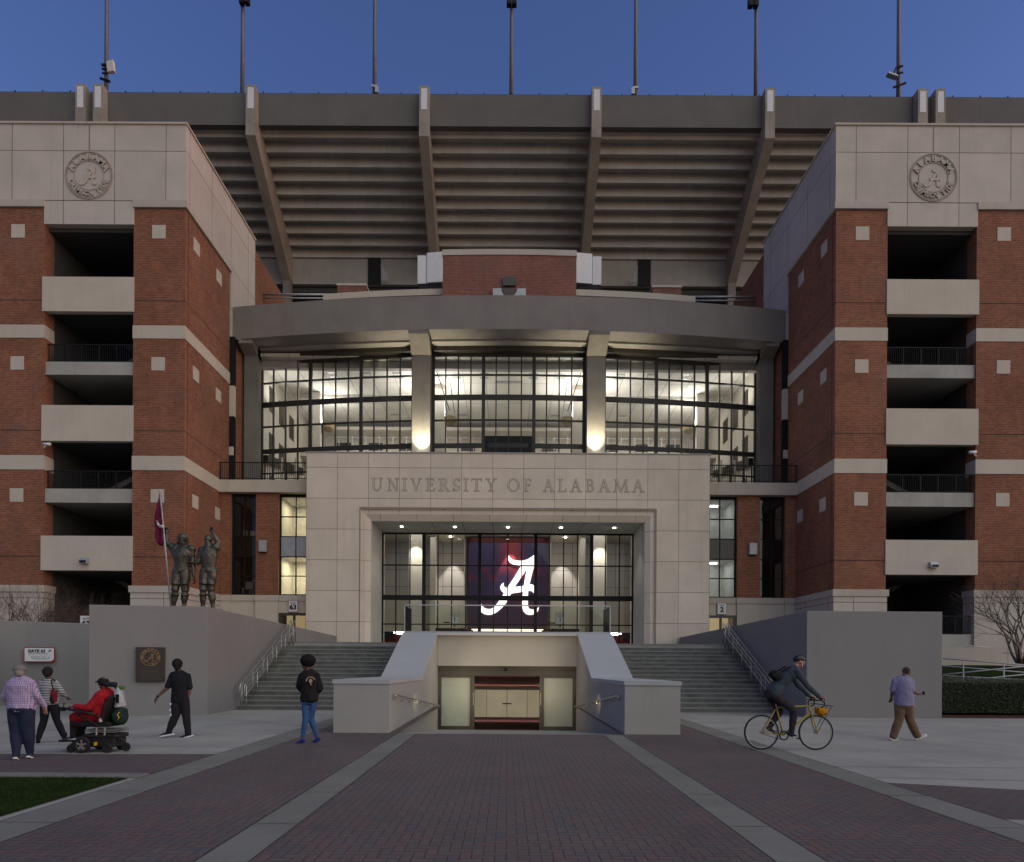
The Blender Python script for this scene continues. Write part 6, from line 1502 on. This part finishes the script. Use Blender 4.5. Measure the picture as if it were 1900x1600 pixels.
# ================================================================== LIGHT, SKY, CAMERA
w=bpy.data.worlds.new("World"); scene.world=w; w.use_nodes=True
nt=w.node_tree; bg=nt.nodes['Background']
sky=nt.nodes.new('ShaderNodeTexSky'); sky.sky_type='NISHITA'; sky.sun_disc=False
SUN_EL=R(4.0); SUN_AZ=R(134)      # low sun behind the viewer, to the right
sky.sun_elevation=SUN_EL; sky.sun_rotation=R(90); sky.air_density=1.3; sky.dust_density=.6; sky.ozone_density=4.5
tn=nt.nodes.new('ShaderNodeMix'); tn.data_type='RGBA'; tn.blend_type='MULTIPLY'; tn.inputs[0].default_value=1; tn.inputs[7].default_value=(1.62,.90,1.05,1)
nt.links.new(sky.outputs[0],tn.inputs[6]); nt.links.new(tn.outputs[2],bg.inputs[0]); bg.inputs[1].default_value=.15
S=bpy.data.lights.new('sun','SUN'); S.energy=.84; S.angle=R(95); S.color=(.97,.93,.72)
so=bpy.data.objects.new('sun',S); C.objects.link(so)
d=Vector((math.sin(SUN_AZ)*math.cos(R(36)),math.cos(SUN_AZ)*math.cos(R(36)),math.sin(R(36))))
so.rotation_euler=d.to_track_quat('Z','Y').to_euler()
LK=.5
def area(loc,rot,sx,sy,en,col=(1,.86,.66),spread=180):
    L=bpy.data.lights.new('lamp','AREA'); L.shape='RECTANGLE'; L.size=sx; L.size_y=sy; L.energy=en*LK; L.color=col; L.spread=R(spread)
    o=bpy.data.objects.new('lamp',L); C.objects.link(o); o.location=loc; o.rotation_euler=rot
def spot(loc,target,en,ang=60,col=(1,.86,.66),blend=.6,r=.05):
    L=bpy.data.lights.new('lamp','SPOT'); L.energy=en*LK; L.spot_size=R(ang); L.spot_blend=blend; L.color=col; L.shadow_soft_size=r
    o=bpy.data.objects.new('lamp',L); C.objects.link(o); o.location=loc
    o.rotation_euler=(Vector(loc)-Vector(target)).to_track_quat('Z','Y').to_euler()
HALL=(1,.96,.90)
for s in (-1,1):
    for x,y,e in ((3.95,45.5,95),(12.6,47.0,110),(6.1,45.3,95),(6.0,42.9,40),(4.2,42.9,40),(14.4,43.4,35)):
        area((s*x,y,18.35),(R(180),0,0),.6,.6,e*1.05,HALL)
    area((s*8,47,20.1),(0,0,0),10,6,420,HALL)
    spot((s*5.12,39.45,13.95),(s*5.17,40.25,17.0),1900,80,(1,.88,.62),.9,.1)
    for x in (3.11,6.22): spot((s*x,39.4,9.62),(s*x,39.4,0),90,95)
    spot((s*6.0,43.3,10.3),(s*6.0,43.75,2),620,66,(1,.94,.80),.4)
    spot((s*3.9,47.5,10.3),(s*3.9,47.95,3),560,56,(1,.93,.84),.4)
    for y_ in (19.6,22.2,24.8): spot((s*2.62,y_,.62-.087*(y_-16.4)),(-s*1.2,27.2,1.9),130,96,(1,.80,.50),.9,.02)
    area((s*7.5,52.5,4.1),(0,0,0),3,4,90,(1,.8,.6))
    area((s*6,44.5,10.3),(0,0,0),5,3,48,(1,.96,.90))
area((0,44.5,10.3),(0,0,0),5,3,48,(1,.96,.90))
spot((0,39.4,9.62),(0,39.4,0),90,95)
spot((.2,45.3,10.2),(.2,46.0,6.4),420,48,(1,.92,.85),.4)
area((0,52,4.1),(0,0,0),5,4,60,(1,.8,.6))
area((0,39,.30),(R(72),0,0),4.2,.3,330,(1,.92,.76))
for t_,l_ in REBASE:
    t_.location=l_
    for c_ in KIDS.get(t_.name,[]): c_.matrix_parent_inverse=Matrix.Translation(l_).inverted()
cam=bpy.data.cameras.new('camera'); co=bpy.data.objects.new('camera',cam); C.objects.link(co)
co.location=(0,0,EYE)
co.matrix_world=Matrix.Translation((0,0,EYE))@Matrix.Rotation(R(90),4,'X')@Matrix.Rotation(ROLL,4,'Z')
cam.sensor_width=36; cam.lens=36*F/1900; cam.shift_x=9/1900; cam.shift_y=433/1900; cam.clip_end=2000; cam.clip_start=.1
scene.camera=co
scene.view_settings.view_transform='Standard'; scene.view_settings.look='None'; scene.view_settings.exposure=1.1; scene.view_settings.gamma=1
scene.render.engine='CYCLES'

LC.exclude = False
